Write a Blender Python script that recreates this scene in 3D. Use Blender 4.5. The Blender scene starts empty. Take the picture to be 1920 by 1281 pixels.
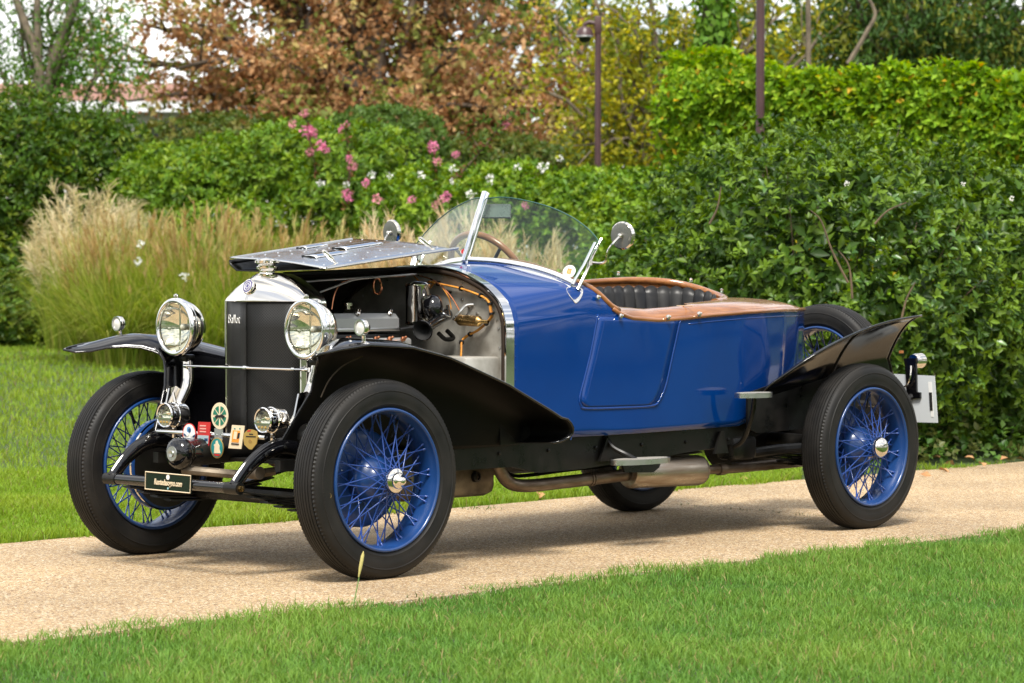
import bpy, bmesh, math, random
import numpy as np
from mathutils import Vector, Matrix

random.seed(7)
rng = np.random.default_rng(11)
sc = bpy.context.scene
COL = sc.collection

# ------------------------------------------------------------------ camera
PW, PH = 1920.0, 1281.0                      # photograph size, for pixel -> ray sums
CAM = np.array([-6.67746, -7.76078, 1.03534])
YAW, PITCH, ROLL, FPX = 0.803449, -0.0197565, 0.0011, 5138.25
_f = np.array([math.sin(YAW) * math.cos(PITCH), math.cos(YAW) * math.cos(PITCH), math.sin(PITCH)])
_r = np.cross(_f, [0, 0, 1.0]); _r /= np.linalg.norm(_r)
_u = np.cross(_r, _f)
_r, _u = _r * math.cos(ROLL) + _u * math.sin(ROLL), -_r * math.sin(ROLL) + _u * math.cos(ROLL)
cd = bpy.data.cameras.new('camera')
cam = bpy.data.objects.new('camera', cd); COL.objects.link(cam)
cd.sensor_fit = 'HORIZONTAL'; cd.sensor_width = 36.0
cd.lens = FPX * 36.0 / PW
cd.clip_start = 0.1; cd.clip_end = 3000.0
cam.matrix_world = Matrix(((_r[0], _u[0], -_f[0], CAM[0]), (_r[1], _u[1], -_f[1], CAM[1]),
                           (_r[2], _u[2], -_f[2], CAM[2]), (0, 0, 0, 1)))
cd.dof.use_dof = True; cd.dof.focus_distance = 10.3; cd.dof.aperture_fstop = 6.3
sc.camera = cam

# ------------------------------------------------------------------ sky, sun, exposure
SUN_EL, SUN_AZ = math.radians(58), math.radians(228)     # azimuth clockwise from +y
w = bpy.data.worlds.new('World'); sc.world = w; w.use_nodes = True
nt = w.node_tree; nt.nodes.clear()
_o = nt.nodes.new('ShaderNodeOutputWorld'); _bg = nt.nodes.new('ShaderNodeBackground')
_sky = nt.nodes.new('ShaderNodeTexSky'); _sky.sky_type = 'NISHITA'; _sky.sun_disc = False
_sky.sun_elevation = SUN_EL; _sky.sun_rotation = SUN_AZ; _sky.air_density = 1.0; _sky.dust_density = 1.5
_tc = nt.nodes.new('ShaderNodeTexCoord'); _mp = nt.nodes.new('ShaderNodeMapping')
_mp.inputs['Scale'].default_value = (1, 1, 2.4)
_nz = nt.nodes.new('ShaderNodeTexNoise'); _nz.inputs['Scale'].default_value = 2.1; _nz.inputs['Detail'].default_value = 7
_rp = nt.nodes.new('ShaderNodeValToRGB'); _rp.color_ramp.elements[0].position = 0.30; _rp.color_ramp.elements[1].position = 0.52
_mx = nt.nodes.new('ShaderNodeMix'); _mx.data_type = 'RGBA'
nt.links.new(_tc.outputs['Generated'], _mp.inputs['Vector']); nt.links.new(_mp.outputs[0], _nz.inputs['Vector'])
nt.links.new(_nz.outputs[0], _rp.inputs[0]); nt.links.new(_rp.outputs[0], _mx.inputs[0])
nt.links.new(_sky.outputs[0], _mx.inputs[6])
_n2 = nt.nodes.new('ShaderNodeTexNoise'); _n2.inputs['Scale'].default_value = 4.6; _n2.inputs['Detail'].default_value = 8; nt.links.new(_mp.outputs[0], _n2.inputs['Vector'])
_r2 = nt.nodes.new('ShaderNodeValToRGB'); _r2.color_ramp.elements[0].position = 0.34; _r2.color_ramp.elements[0].color = (0.30, 0.31, 0.33, 1); _r2.color_ramp.elements[1].position = 0.64; _r2.color_ramp.elements[1].color = (1, 0.99, 0.97, 1)
_sc = nt.nodes.new('ShaderNodeVectorMath'); _sc.operation = 'SCALE'; _sc.inputs['Scale'].default_value = 10.8
nt.links.new(_n2.outputs[0], _r2.inputs[0]); nt.links.new(_r2.outputs[0], _sc.inputs[0]); nt.links.new(_sc.outputs[0], _mx.inputs[7])   # sunlit and shaded cloud
nt.links.new(_mx.outputs[2], _bg.inputs[0]); _bg.inputs[1].default_value = 0.10
nt.links.new(_bg.outputs[0], _o.inputs[0])
sd = bpy.data.lights.new('sun', 'SUN'); sd.energy = 2.9; sd.angle = math.radians(16); sd.color = (1, 0.95, 0.87)
sun = bpy.data.objects.new('sun', sd); COL.objects.link(sun)
_sdv = Vector((math.sin(SUN_AZ) * math.cos(SUN_EL), math.cos(SUN_AZ) * math.cos(SUN_EL), math.sin(SUN_EL)))
sun.rotation_euler = _sdv.to_track_quat('Z', 'Y').to_euler()
vs = sc.view_settings
vs.view_transform = 'Standard'; vs.look = 'None'; vs.exposure = 0.98; vs.gamma = 1.0; vs.use_curve_mapping = False
sc.render.engine = 'CYCLES'
sc.cycles.max_bounces = 10; sc.cycles.transparent_max_bounces = 16
sc.cycles.use_denoising = True
sc.cycles.caustics_reflective = False; sc.cycles.caustics_refractive = False

# ------------------------------------------------------------------ pixel -> point
def _ray(x, y): return _f + _r * (x - PW / 2) / FPX + _u * (PH / 2 - y) / FPX
def PYp(x, y, Y): d = _ray(x, y); return CAM + d * (Y - CAM[1]) / d[1]      # on the plane y = Y
def PXp(x, y, X): d = _ray(x, y); return CAM + d * (X - CAM[0]) / d[0]      # on the plane x = X
def PZp(x, y, Z=0.0): d = _ray(x, y); return CAM + d * (Z - CAM[2]) / d[2]  # on the plane z = Z
def PD(x, y, D): return CAM + _ray(x, y) * D                                # at depth D

# ------------------------------------------------------------------ object helpers
def tag(o, label=None, cat=None, group=None, kind=None):
    if label: o['label'] = label
    if cat: o['category'] = cat
    if group: o['group'] = group
    if kind: o['kind'] = kind
    return o
def empty(name, loc, label=None, cat=None, group=None):
    o = bpy.data.objects.new(name, None); COL.objects.link(o); o.location = loc
    o.empty_display_size = 0.1
    return tag(o, label, cat, group)
def adopt(o, parent):
    """parent o, whose coordinates are the world's, to a thing or part"""
    o.parent = parent
    m = Matrix.Identity(4); p = parent
    while p is not None:
        m = (Matrix.Translation(p.location) @ p.rotation_euler.to_matrix().to_4x4()) if p.parent is None else m
        p = p.parent
    if parent.parent is None: o.matrix_parent_inverse = m.inverted()
    return o
def link(name, me, parent=None, local=False):
    o = bpy.data.objects.new(name, me); COL.objects.link(o)
    if parent is not None:
        if local: o.parent = parent
        else: adopt(o, parent)
    return o
def mk(name, V, F, m, parent=None, smooth=35, local=False, mats=None, fm=None):
    me = bpy.data.meshes.new(name)
    me.from_pydata([tuple(map(float, v)) for v in V], [], [tuple(f) for f in F])
    if mats:
        for q in mats: me.materials.append(q)
        if fm is not None: me.polygons.foreach_set('material_index', fm)
    elif m is not None: me.materials.append(m)
    bm = bmesh.new(); bm.from_mesh(me); bmesh.ops.recalc_face_normals(bm, faces=bm.faces); bm.to_mesh(me); bm.free()
    if smooth:
        me.polygons.foreach_set('use_smooth', [True] * len(me.polygons))
        if smooth < 180: me.set_sharp_from_angle(angle=math.radians(smooth))
    me.update()
    return link(name, me, parent, local)
class G:
    """collects shapes into one mesh"""
    def __init__(s): s.V = []; s.F = []
    def add(s, V, F):
        b = len(s.V); s.V += [tuple(v) for v in V]; s.F += [tuple(i + b for i in f) for f in F]; return s
    def build(s, name, m, parent=None, smooth=35, local=False): return mk(name, s.V, s.F, m, parent, smooth, local)

def frame_of(ax):
    a = Vector(ax).normalized()
    t = Vector((0, 0, 1)) if abs(a.z) < 0.9 else Vector((1, 0, 0))
    u = a.cross(t).normalized(); v = a.cross(u).normalized()
    return a, u, v
def lathe(prof, c=(0, 0, 0), ax=(0, 1, 0), n=32, closed=False, caps=False):
    """prof: (along axis, radius)"""
    a, u, v = frame_of(ax); c = Vector(c); V = []; F = []; k = len(prof)
    for h, r in prof:
        for i in range(n):
            t = 2 * math.pi * i / n
            V.append(c + a * h + (u * math.cos(t) + v * math.sin(t)) * r)
    for j in range(k if closed else k - 1):
        j2 = (j + 1) % k
        for i in range(n):
            i2 = (i + 1) % n
            F.append((j * n + i, j * n + i2, j2 * n + i2, j2 * n + i))
    if caps and not closed:
        F.append(tuple(range(n))); F.append(tuple((k - 1) * n + i for i in range(n)))
    return V, F
def spline(P, m=8, closed=False):
    P = [Vector(p) for p in P]; n = len(P); out = []
    for i in range(n if closed else n - 1):
        if closed: p0, p1, p2, p3 = P[i - 1], P[i], P[(i + 1) % n], P[(i + 2) % n]
        else: p0, p1, p2, p3 = P[max(i - 1, 0)], P[i], P[i + 1], P[min(i + 2, n - 1)]
        for k in range(m):
            t = k / m
            out.append(0.5 * ((2 * p1) + (p2 - p0) * t + (2 * p0 - 5 * p1 + 4 * p2 - p3) * t * t + (3 * p1 - p0 - 3 * p2 + p3) * t ** 3))
    if not closed: out.append(P[-1])
    return out
def tube(P, r, n=8, closed=False, ell=(1, 1), up=None):
    P = [Vector(p) for p in P]; k = len(P); V = []; F = []
    rad = r if hasattr(r, '__len__') else [r] * k
    pu = None
    for i in range(k):
        if closed: t = (P[(i + 1) % k] - P[i - 1])
        else: t = P[min(i + 1, k - 1)] - P[max(i - 1, 0)]
        t = t.normalized() if t.length > 1e-9 else Vector((0, 0, 1))
        if up is not None: u = Vector(up) - t * Vector(up).dot(t)
        elif pu is None: u = frame_of(t)[1]
        else: u = pu - t * pu.dot(t)
        u.normalize(); v = t.cross(u); pu = u
        for j in range(n):
            a = 2 * math.pi * j / n
            V.append(P[i] + u * (math.cos(a) * rad[i] * ell[0]) + v * (math.sin(a) * rad[i] * ell[1]))
    for i in range(k if closed else k - 1):
        i2 = (i + 1) % k
        for j in range(n):
            j2 = (j + 1) % n
            F.append((i * n + j, i * n + j2, i2 * n + j2, i2 * n + j))
    if not closed:
        F.append(tuple(range(n))[::-1]); F.append(tuple((k - 1) * n + j for j in range(n)))
    return V, F
def box(c, s, rz=0.0, bev=0.0, R=None):
    bm = bmesh.new(); bmesh.ops.create_cube(bm, size=1.0)
    bmesh.ops.scale(bm, vec=s, verts=bm.verts)
    if bev: bmesh.ops.bevel(bm, geom=bm.edges[:], offset=bev, segments=2, affect='EDGES', profile=0.5)
    M = Matrix.Translation(c) @ (R.to_4x4() if R is not None else Matrix.Rotation(rz, 4, 'Z'))
    V = [M @ v.co for v in bm.verts]; bm.verts.index_update(); F = [[v.index for v in f.verts] for f in bm.faces]
    bm.free(); return V, F
def prism(outline, d):
    """closed outline of points pushed along vector d"""
    O = [Vector(p) for p in outline]; d = Vector(d); n = len(O)
    V = O + [p + d for p in O]
    F = [tuple(range(n))[::-1], tuple(range(n, 2 * n))] + [(i, (i + 1) % n, n + (i + 1) % n, n + i) for i in range(n)]
    return V, F
def grid(rows):
    V = [p for r in rows for p in r]; m = len(rows[0]); F = []
    for i in range(len(rows) - 1):
        for j in range(m - 1):
            F.append((i * m + j, i * m + j + 1, (i + 1) * m + j + 1, (i + 1) * m + j))
    return V, F
def sheet(name, rows, th, m, parent=None, smooth=40, off=0.0, bev=True, under=None, outdir=None):
    V, F = grid(rows); o = mk(name, V, F, m, parent, smooth)
    if under is not None:
        o.data.materials.append(under); k = len(rows) // 2 * (len(rows[0]) - 1) + 2
        if o.data.polygons[k].normal.dot(Vector(outdir)) < 0: o.data.flip_normals()
    md = o.modifiers.new('thick', 'SOLIDIFY'); md.thickness = th; md.offset = off
    if under is not None: md.material_offset = 1; md.offset = -1.0
    return o
def ellipse_disc(c, rx, ry, u, v, n=32):
    c, u, v = Vector(c), Vector(u), Vector(v)
    return [c + u * (rx * math.cos(2 * math.pi * i / n)) + v * (ry * math.sin(2 * math.pi * i / n)) for i in range(n)]
def text_obj(name, body, size, c, right, up, m, parent=None, extrude=0.001, shear=0.0, width=None, offset=0.0):
    """lettering as a mesh standing on a plane: c is its centre"""
    cu = bpy.data.curves.new(name, 'FONT'); cu.body = body; cu.size = size; cu.align_x = 'CENTER'; cu.align_y = 'CENTER'
    cu.extrude = extrude; cu.shear = shear; cu.offset = offset; cu.resolution_u = 3
    t = bpy.data.objects.new(name, cu); COL.objects.link(t)
    dg = bpy.context.evaluated_depsgraph_get()
    me = bpy.data.meshes.new_from_object(t.evaluated_get(dg)); bpy.data.objects.remove(t); bpy.data.curves.remove(cu)
    n = len(me.vertices); co = np.empty(n * 3); me.vertices.foreach_get('co', co); co = co.reshape(-1, 3)
    co[:, :2] -= (co[:, :2].max(0) + co[:, :2].min(0)) / 2
    if width: co[:, 0] *= width / (co[:, 0].max() - co[:, 0].min())
    R_, U_ = np.array(Vector(right).normalized()), np.array(Vector(up).normalized()); N_ = np.cross(R_, U_)
    P = np.array(c) + co[:, :1] * R_ + co[:, 1:2] * U_ + co[:, 2:3] * N_
    me.vertices.foreach_set('co', P.ravel()); me.materials.clear(); me.materials.append(m); me.update(); me.name = name
    return link(name, me, parent)
def bulk(name, V, F, m, col=None, parent=None, smooth=True, local=False):
    """fast mesh from arrays: F is (n,3) or (n,4); col per vertex"""
    V = np.asarray(V, np.float32); F = np.asarray(F, np.int32); k = F.shape[1]
    me = bpy.data.meshes.new(name)
    me.vertices.add(len(V)); me.vertices.foreach_set('co', V.ravel())
    me.loops.add(F.size); me.loops.foreach_set('vertex_index', F.ravel())
    me.polygons.add(len(F)); me.polygons.foreach_set('loop_start', np.arange(0, F.size, k, dtype=np.int32))
    if smooth: me.polygons.foreach_set('use_smooth', np.ones(len(F), bool))
    me.update(calc_edges=True)
    if col is not None:
        a = me.attributes.new('tint', 'FLOAT_COLOR', 'POINT')
        c4 = np.ones((len(V), 4), np.float32); c4[:, :3] = col; a.data.foreach_set('color', c4.ravel())
    me.materials.append(m)
    return link(name, me, parent, local)

# ------------------------------------------------------------------ materials
def srgb(r, g, b):
    f = lambda c: (c / 255 / 12.92) if c / 255 <= 0.04045 else ((c / 255 + 0.055) / 1.055) ** 2.4
    return (f(r), f(g), f(b))
def mat(name, col, rough=0.5, metal=0.0, coat=0.0, col2=None, scale=8.0, detail=4.0, bump=0.0, bscale=None, rvar=0.0, spec=0.5, lo=0.35, hi=0.65, dist=0.002, stretch=(1, 1, 1), aniso=0.0):
    m = bpy.data.materials.new(name); m.use_nodes = True; n = m.node_tree; b = n.nodes['Principled BSDF']
    b.inputs['Base Color'].default_value = (*col, 1); b.inputs['Roughness'].default_value = rough
    b.inputs['Metallic'].default_value = metal; b.inputs['Coat Weight'].default_value = coat; b.inputs['Coat Roughness'].default_value = 0.03
    b.inputs['Specular IOR Level'].default_value = spec
    tc = n.nodes.new('ShaderNodeTexCoord'); mp = n.nodes.new('ShaderNodeMapping'); mp.inputs['Scale'].default_value = stretch
    n.links.new(tc.outputs['Object'], mp.inputs['Vector'])
    def nz(s, d):
        t = n.nodes.new('ShaderNodeTexNoise'); t.inputs['Scale'].default_value = s; t.inputs['Detail'].default_value = d
        n.links.new(mp.outputs[0], t.inputs['Vector']); return t
    if col2 is not None or rvar:
        t = nz(scale, detail)
        rp = n.nodes.new('ShaderNodeMapRange'); rp.inputs[1].default_value = lo; rp.inputs[2].default_value = hi
        n.links.new(t.outputs[0], rp.inputs[0])
        if col2 is not None:
            x = n.nodes.new('ShaderNodeMix'); x.data_type = 'RGBA'; x.inputs[6].default_value = (*col, 1); x.inputs[7].default_value = (*col2, 1)
            n.links.new(rp.outputs[0], x.inputs[0]); n.links.new(x.outputs[2], b.inputs['Base Color'])
        if rvar:
            q = n.nodes.new('ShaderNodeMapRange'); q.inputs[3].default_value = max(0.02, rough - rvar); q.inputs[4].default_value = rough + rvar
            n.links.new(rp.outputs[0], q.inputs[0]); n.links.new(q.outputs[0], b.inputs['Roughness'])
    if bump:
        t2 = nz(bscale or scale * 4, 5)
        bp = n.nodes.new('ShaderNodeBump'); bp.inputs['Strength'].default_value = bump; bp.inputs['Distance'].default_value = dist
        n.links.new(t2.outputs[0], bp.inputs['Height']); n.links.new(bp.outputs[0], b.inputs['Normal'])
    return m
def leafmat(name, rough=0.42, trans=0.35, spec=0.4):
    m = bpy.data.materials.new(name); m.use_nodes = True; n = m.node_tree; b = n.nodes['Principled BSDF']; o = n.nodes['Material Output']
    a = n.nodes.new('ShaderNodeAttribute'); a.attribute_name = 'tint'
    b.inputs['Roughness'].default_value = rough; b.inputs['Specular IOR Level'].default_value = spec
    t = n.nodes.new('ShaderNodeBsdfTranslucent'); x = n.nodes.new('ShaderNodeMixShader'); x.inputs[0].default_value = trans
    h = n.nodes.new('ShaderNodeHueSaturation'); h.inputs['Value'].default_value = 1.25; h.inputs['Saturation'].default_value = 1.1; h.inputs['Hue'].default_value = 0.485
    n.links.new(a.outputs['Color'], b.inputs['Base Color']); n.links.new(a.outputs['Color'], h.inputs['Color'])
    n.links.new(h.outputs[0], t.inputs['Color'])
    n.links.new(b.outputs[0], x.inputs[1]); n.links.new(t.outputs[0], x.inputs[2]); n.links.new(x.outputs[0], o.inputs['Surface'])
    return m

BLUE = mat('blue_coachpaint', (0.0010, 0.035, 0.185), 0.06, 0, 0.0, spec=0.5, col2=(0.0009, 0.030, 0.165), scale=3, bump=0.10, bscale=7, dist=0.0012)
WBLUE = mat('blue_wheel_enamel', (0.009, 0.045, 0.170), 0.34, 0, 0.35, rvar=0.06, scale=20)
BLACK = mat('black_gloss_paint', (0.0035, 0.0035, 0.0045), 0.08, 0, 0.35, spec=0.5, rvar=0.03, scale=4)
BLACK2 = mat('black_wing_paint', (0.0035, 0.0035, 0.004), 0.12, 0, 0.0, spec=0.36, rvar=0.05, scale=4)
SATIN = mat('black_satin_paint', (0.0045, 0.0048, 0.0045), 0.36, 0, 0.0, spec=0.3, col2=(0.009, 0.008, 0.007), rvar=0.1, scale=14, bump=0.08, bscale=60)
NICKEL = mat('nickel_plate', (0.78, 0.74, 0.67), 0.06, 1.0, rvar=0.03, scale=12)
CHROME = mat('chrome_plate', (0.82, 0.82, 0.82), 0.06, 1.0, rvar=0.02, scale=12)
ALU = mat('brushed_aluminium', (0.62, 0.62, 0.61), 0.33, 1.0, rvar=0.10, scale=9, col2=(0.5, 0.5, 0.48), bump=0.06, bscale=50)
ALUDULL = mat('stained_aluminium', (0.50, 0.48, 0.43), 0.5, 0.35, col2=(0.28, 0.26, 0.22), rvar=0.1, scale=11, detail=8, bump=0.15, bscale=60)
POLISH = mat('polished_bonnet_aluminium', (0.72, 0.73, 0.73), 0.13, 1.0, rvar=0.05, scale=5, bump=0.25, bscale=9, dist=0.004)
RUBBER = mat('tyre_rubber', (0.0065, 0.0065, 0.0068), 0.58, spec=0.30, col2=(0.0145, 0.013, 0.0115), rvar=0.08, scale=9, bump=0.15, bscale=180, dist=0.001)
WOOD = mat('varnished_mahogany', (0.36, 0.145, 0.045), 0.22, 0, 0.55, col2=(0.20, 0.072, 0.022), scale=7, detail=6, stretch=(1.2, 9, 9), rvar=0.05, lo=0.3, hi=0.7)
WHEELWOOD = mat('steering_wheel_wood', (0.33, 0.13, 0.045), 0.28, 0, 0.4, col2=(0.22, 0.08, 0.03), scale=14)
LEATHER = mat('black_leather', (0.008, 0.008, 0.009), 0.40, spec=0.35, col2=(0.014, 0.0135, 0.013), rvar=0.07, scale=12, bump=0.3, bscale=220, dist=0.001)
COPPER = mat('copper_pipe', (0.65, 0.26, 0.13), 0.28, 1.0, rvar=0.1, scale=20)
BRASS = mat('brass', (0.55, 0.36, 0.13), 0.3, 1.0, col2=(0.33, 0.2, 0.08), rvar=0.1, scale=25)
LOOM = mat('orange_cloth_loom', (0.62, 0.26, 0.03), 0.7, col2=(0.36, 0.13, 0.015), scale=40)
EXH = mat('exhaust_steel', (0.20, 0.16, 0.125), 0.42, 0.8, col2=(0.11, 0.075, 0.05), rvar=0.1, scale=10, detail=8, stretch=(1, 4, 4))
MUFF = mat('silencer_steel', (0.40, 0.35, 0.29), 0.36, 0.9, col2=(0.25, 0.19, 0.14), rvar=0.1, scale=9, detail=8, stretch=(.6, 5, 5))
SUMP = mat('oily_sump_casting', (0.22, 0.18, 0.13), 0.6, 0.5, col2=(0.10, 0.08, 0.06), rvar=0.1, scale=14, bump=0.3, bscale=40)
WHITE = mat('white_enamel', (0.78, 0.78, 0.76), 0.35)
CREAM = mat('cream_enamel', (0.72, 0.60, 0.42), 0.35)
RED = mat('red_enamel', (0.50, 0.025, 0.025), 0.3)
GREEN = mat('green_enamel', (0.012, 0.16, 0.10), 0.3)
TEAL = mat('teal_enamel', (0.02, 0.22, 0.22), 0.3)
GOLD = mat('gilt', (0.60, 0.40, 0.12), 0.35, 0.7)
NAVY = mat('navy_enamel', (0.02, 0.05, 0.13), 0.3)
ORANGE = mat('orange_enamel', (0.75, 0.28, 0.03), 0.35)
PLATEBK = mat('dark_green_plate', (0.004, 0.010, 0.007), 0.18, 0, 0.5)
PLATEWH = mat('grey_white_plate', (0.55, 0.58, 0.60), 0.45, bump=0.05, bscale=30)
FROST = mat('frosted_glass', (0.72, 0.71, 0.66), 0.25, 0, 0.6)
AMBER = mat('amber_rubber', (0.3, 0.1, 0.03), 0.5)
MAROON = mat('maroon_pole_paint', (0.060, 0.028, 0.030), 0.38, col2=(0.075, 0.035, 0.036), rvar=0.08, scale=6)
UNDER = mat('wing_underseal', (0.0025, 0.0025, 0.0025), 0.5, spec=0.15)
CAST = mat('cast_aluminium', (0.50, 0.51, 0.51), 0.36, 0.5, col2=(0.42, 0.42, 0.41), rvar=0.08, scale=9)
MIRBACK = mat('mirror_back', (0.22, 0.22, 0.20), 0.3, 0.7, rvar=0.06, scale=14)
REFL = mat('lamp_reflector', (0.80, 0.78, 0.70), 0.07, 1.0, rvar=0.03, scale=16)
DARK = mat('dark_interior', (0.006, 0.006, 0.006), 0.8)

def glassmat(name, tint, ior=1.5, rough=0.0):
    m = bpy.data.materials.new(name); m.use_nodes = True; n = m.node_tree; n.nodes.remove(n.nodes['Principled BSDF']); o = n.nodes['Material Output']
    t = n.nodes.new('ShaderNodeBsdfTransparent'); t.inputs[0].default_value = (*tint, 1)
    g = n.nodes.new('ShaderNodeBsdfGlossy'); g.inputs['Roughness'].default_value = rough
    lw = n.nodes.new('ShaderNodeLayerWeight'); lw.inputs[0].default_value = 0.5; pw = n.nodes.new('ShaderNodeMath'); pw.operation = 'POWER'; pw.inputs[1].default_value = 5.0; fr = n.nodes.new('ShaderNodeMath'); fr.operation = 'MULTIPLY_ADD'; fr.inputs[1].default_value = 0.96; fr.inputs[2].default_value = 0.035; x = n.nodes.new('ShaderNodeMixShader')
    n.links.new(lw.outputs['Facing'], pw.inputs[0]); n.links.new(pw.outputs[0], fr.inputs[0]); n.links.new(fr.outputs[0], x.inputs[0]); n.links.new(t.outputs[0], x.inputs[1]); n.links.new(g.outputs[0], x.inputs[2]); n.links.new(x.outputs[0], o.inputs[0])
    return m
GLASS = glassmat('windscreen_glass', (0.86, 0.93, 0.90), 1.5)
LENS = glassmat('lamp_lens_glass', (0.95, 0.96, 0.90), 1.5)

def grillemat():
    m = bpy.data.materials.new('honeycomb_core'); m.use_nodes = True; n = m.node_tree; b = n.nodes['Principled BSDF']
    b.inputs['Roughness'].default_value = 0.45; b.inputs['Specular IOR Level'].default_value = 0.3
    tc = n.nodes.new('ShaderNodeTexCoord'); mp = n.nodes.new('ShaderNodeMapping')
    mp.inputs['Rotation'].default_value = (math.radians(45), 0, 0); mp.inputs['Scale'].default_value = (0, 135, 135)
    n.links.new(tc.outputs['Object'], mp.inputs[0])
    v = n.nodes.new('ShaderNodeTexVoronoi'); v.inputs['Randomness'].default_value = 0.0; v.inputs['Scale'].default_value = 1.0; v.distance = 'CHEBYCHEV'
    n.links.new(mp.outputs[0], v.inputs['Vector'])
    r = n.nodes.new('ShaderNodeValToRGB'); r.color_ramp.elements[0].position = 0.34; r.color_ramp.elements[0].color = (0.002, 0.002, 0.002, 1)
    r.color_ramp.elements[1].position = 0.46; r.color_ramp.elements[1].color = (0.030, 0.030, 0.029, 1)
    n.links.new(v.outputs[0], r.inputs[0]); n.links.new(r.outputs[0], b.inputs['Base Color'])
    bp = n.nodes.new('ShaderNodeBump'); bp.inputs['Strength'].default_value = 0.6; bp.inputs['Distance'].default_value = 0.003
    n.links.new(v.outputs[0], bp.inputs['Height']); n.links.new(bp.outputs[0], b.inputs['Normal'])
    return m
GRILLE = grillemat()
def pathmat():
    m = bpy.data.materials.new('exposed_aggregate'); m.use_nodes = True; n = m.node_tree; b = n.nodes['Principled BSDF']; b.inputs['Roughness'].default_value = 0.8
    tc = n.nodes.new('ShaderNodeTexCoord')
    v = n.nodes.new('ShaderNodeTexVoronoi'); v.inputs['Scale'].default_value = 135; n.links.new(tc.outputs['Object'], v.inputs['Vector'])
    e = n.nodes.new('ShaderNodeTexVoronoi'); e.feature = 'DISTANCE_TO_EDGE'; e.inputs['Scale'].default_value = 135; n.links.new(tc.outputs['Object'], e.inputs['Vector'])
    sp = n.nodes.new('ShaderNodeSeparateColor'); n.links.new(v.outputs['Color'], sp.inputs[0])
    r = n.nodes.new('ShaderNodeValToRGB'); els = r.color_ramp.elements
    els[0].position = 0.0; els[0].color = (0.17, 0.095, 0.05, 1); els[1].position = 1.0; els[1].color = (0.78, 0.68, 0.52, 1)
    for p_, c_ in ((0.12, (0.40, 0.25, 0.125)), (0.4, (0.60, 0.41, 0.215)), (0.72, (0.68, 0.50, 0.285))):
        q = els.new(p_); q.color = (*c_, 1)
    n.links.new(sp.outputs[0], r.inputs[0])
    ed = n.nodes.new('ShaderNodeMapRange'); ed.inputs[1].default_value = 0.0; ed.inputs[2].default_value = 0.13; ed.inputs[3].default_value = 0.36; ed.inputs[4].default_value = 1.0
    n.links.new(e.outputs['Distance'], ed.inputs[0])
    big = n.nodes.new('ShaderNodeTexNoise'); big.inputs['Scale'].default_value = 1.1; big.inputs['Detail'].default_value = 6; n.links.new(tc.outputs['Object'], big.inputs['Vector'])
    bm_ = n.nodes.new('ShaderNodeMapRange'); bm_.inputs[1].default_value = 0.3; bm_.inputs[2].default_value = 0.7; bm_.inputs[3].default_value = 0.76; bm_.inputs[4].default_value = 1.10
    n.links.new(big.outputs[0], bm_.inputs[0])
    mu = n.nodes.new('ShaderNodeMath'); mu.operation = 'MULTIPLY'; n.links.new(ed.outputs[0], mu.inputs[0]); n.links.new(bm_.outputs[0], mu.inputs[1])
    x = n.nodes.new('ShaderNodeVectorMath'); x.operation = 'SCALE'; n.links.new(r.outputs[0], x.inputs[0]); n.links.new(mu.outputs[0], x.inputs['Scale'])
    n.links.new(x.outputs[0], b.inputs['Base Color'])
    bp = n.nodes.new('ShaderNodeBump'); bp.inputs['Strength'].default_value = 0.8; bp.inputs['Distance'].default_value = 0.004
    n.links.new(ed.outputs[0], bp.inputs['Height']); n.links.new(bp.outputs[0], b.inputs['Normal'])
    return m
PATH = pathmat()
SOIL = mat('lawn_soil', (0.045, 0.075, 0.014), 0.95, col2=(0.030, 0.052, 0.010), scale=9, detail=8, bump=0.4, bscale=40, dist=0.01)
BARK = mat('tree_bark', (0.115, 0.085, 0.06), 0.9, col2=(0.06, 0.045, 0.032), scale=10, detail=8, stretch=(1, 1, .2), bump=0.5, bscale=30, dist=0.01)
PALEBARK = mat('pale_bark', (0.20, 0.16, 0.11), 0.9, col2=(0.11, 0.085, 0.06), scale=10, detail=8, bump=0.4, bscale=30, dist=0.01)
TWIG = mat('twig_bark', (0.13, 0.09, 0.05), 0.85, col2=(0.07, 0.05, 0.03), scale=20)
LEAF = leafmat('glossy_leaf', 0.40, 0.30, 0.24)
LEAFS = leafmat('soft_leaf', 0.55, 0.40, 0.18)
GRASSM = leafmat('grass_blade', 0.5, 0.38, 0.16)
PETAL = leafmat('petal', 0.6, 0.3, 0.2)
# ================================================================== setting
def sstep(t): t = np.clip(t, 0, 1); return t * t * (3 - 2 * t)
def gz(x, y):
    """lawn height: level with the path here, rising gently behind it"""
    return -0.022 + 0.40 * sstep((np.asarray(y, float) - 2.0) / 13.0) + 0.0 * np.asarray(x, float)
def proj(P):
    d = np.asarray(P) - CAM; z = d @ _f
    return PW / 2 + FPX * (d @ _r) / z, PH / 2 - FPX * (d @ _u) / z, z

xs = np.concatenate([np.linspace(-400, -20, 8), np.linspace(-15, 60, 40), np.linspace(80, 400, 8)])
ys = np.concatenate([np.linspace(-400, -20, 8), np.linspace(-12, 1.6, 12), np.linspace(2, 16, 40), np.linspace(20, 400, 10)])
rows = [[(x, y, float(gz(x, y))) for x in xs] for y in ys]
V, F = grid(rows); tag(mk('lawn', V, F, SOIL, None, 180), kind='structure')

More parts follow.
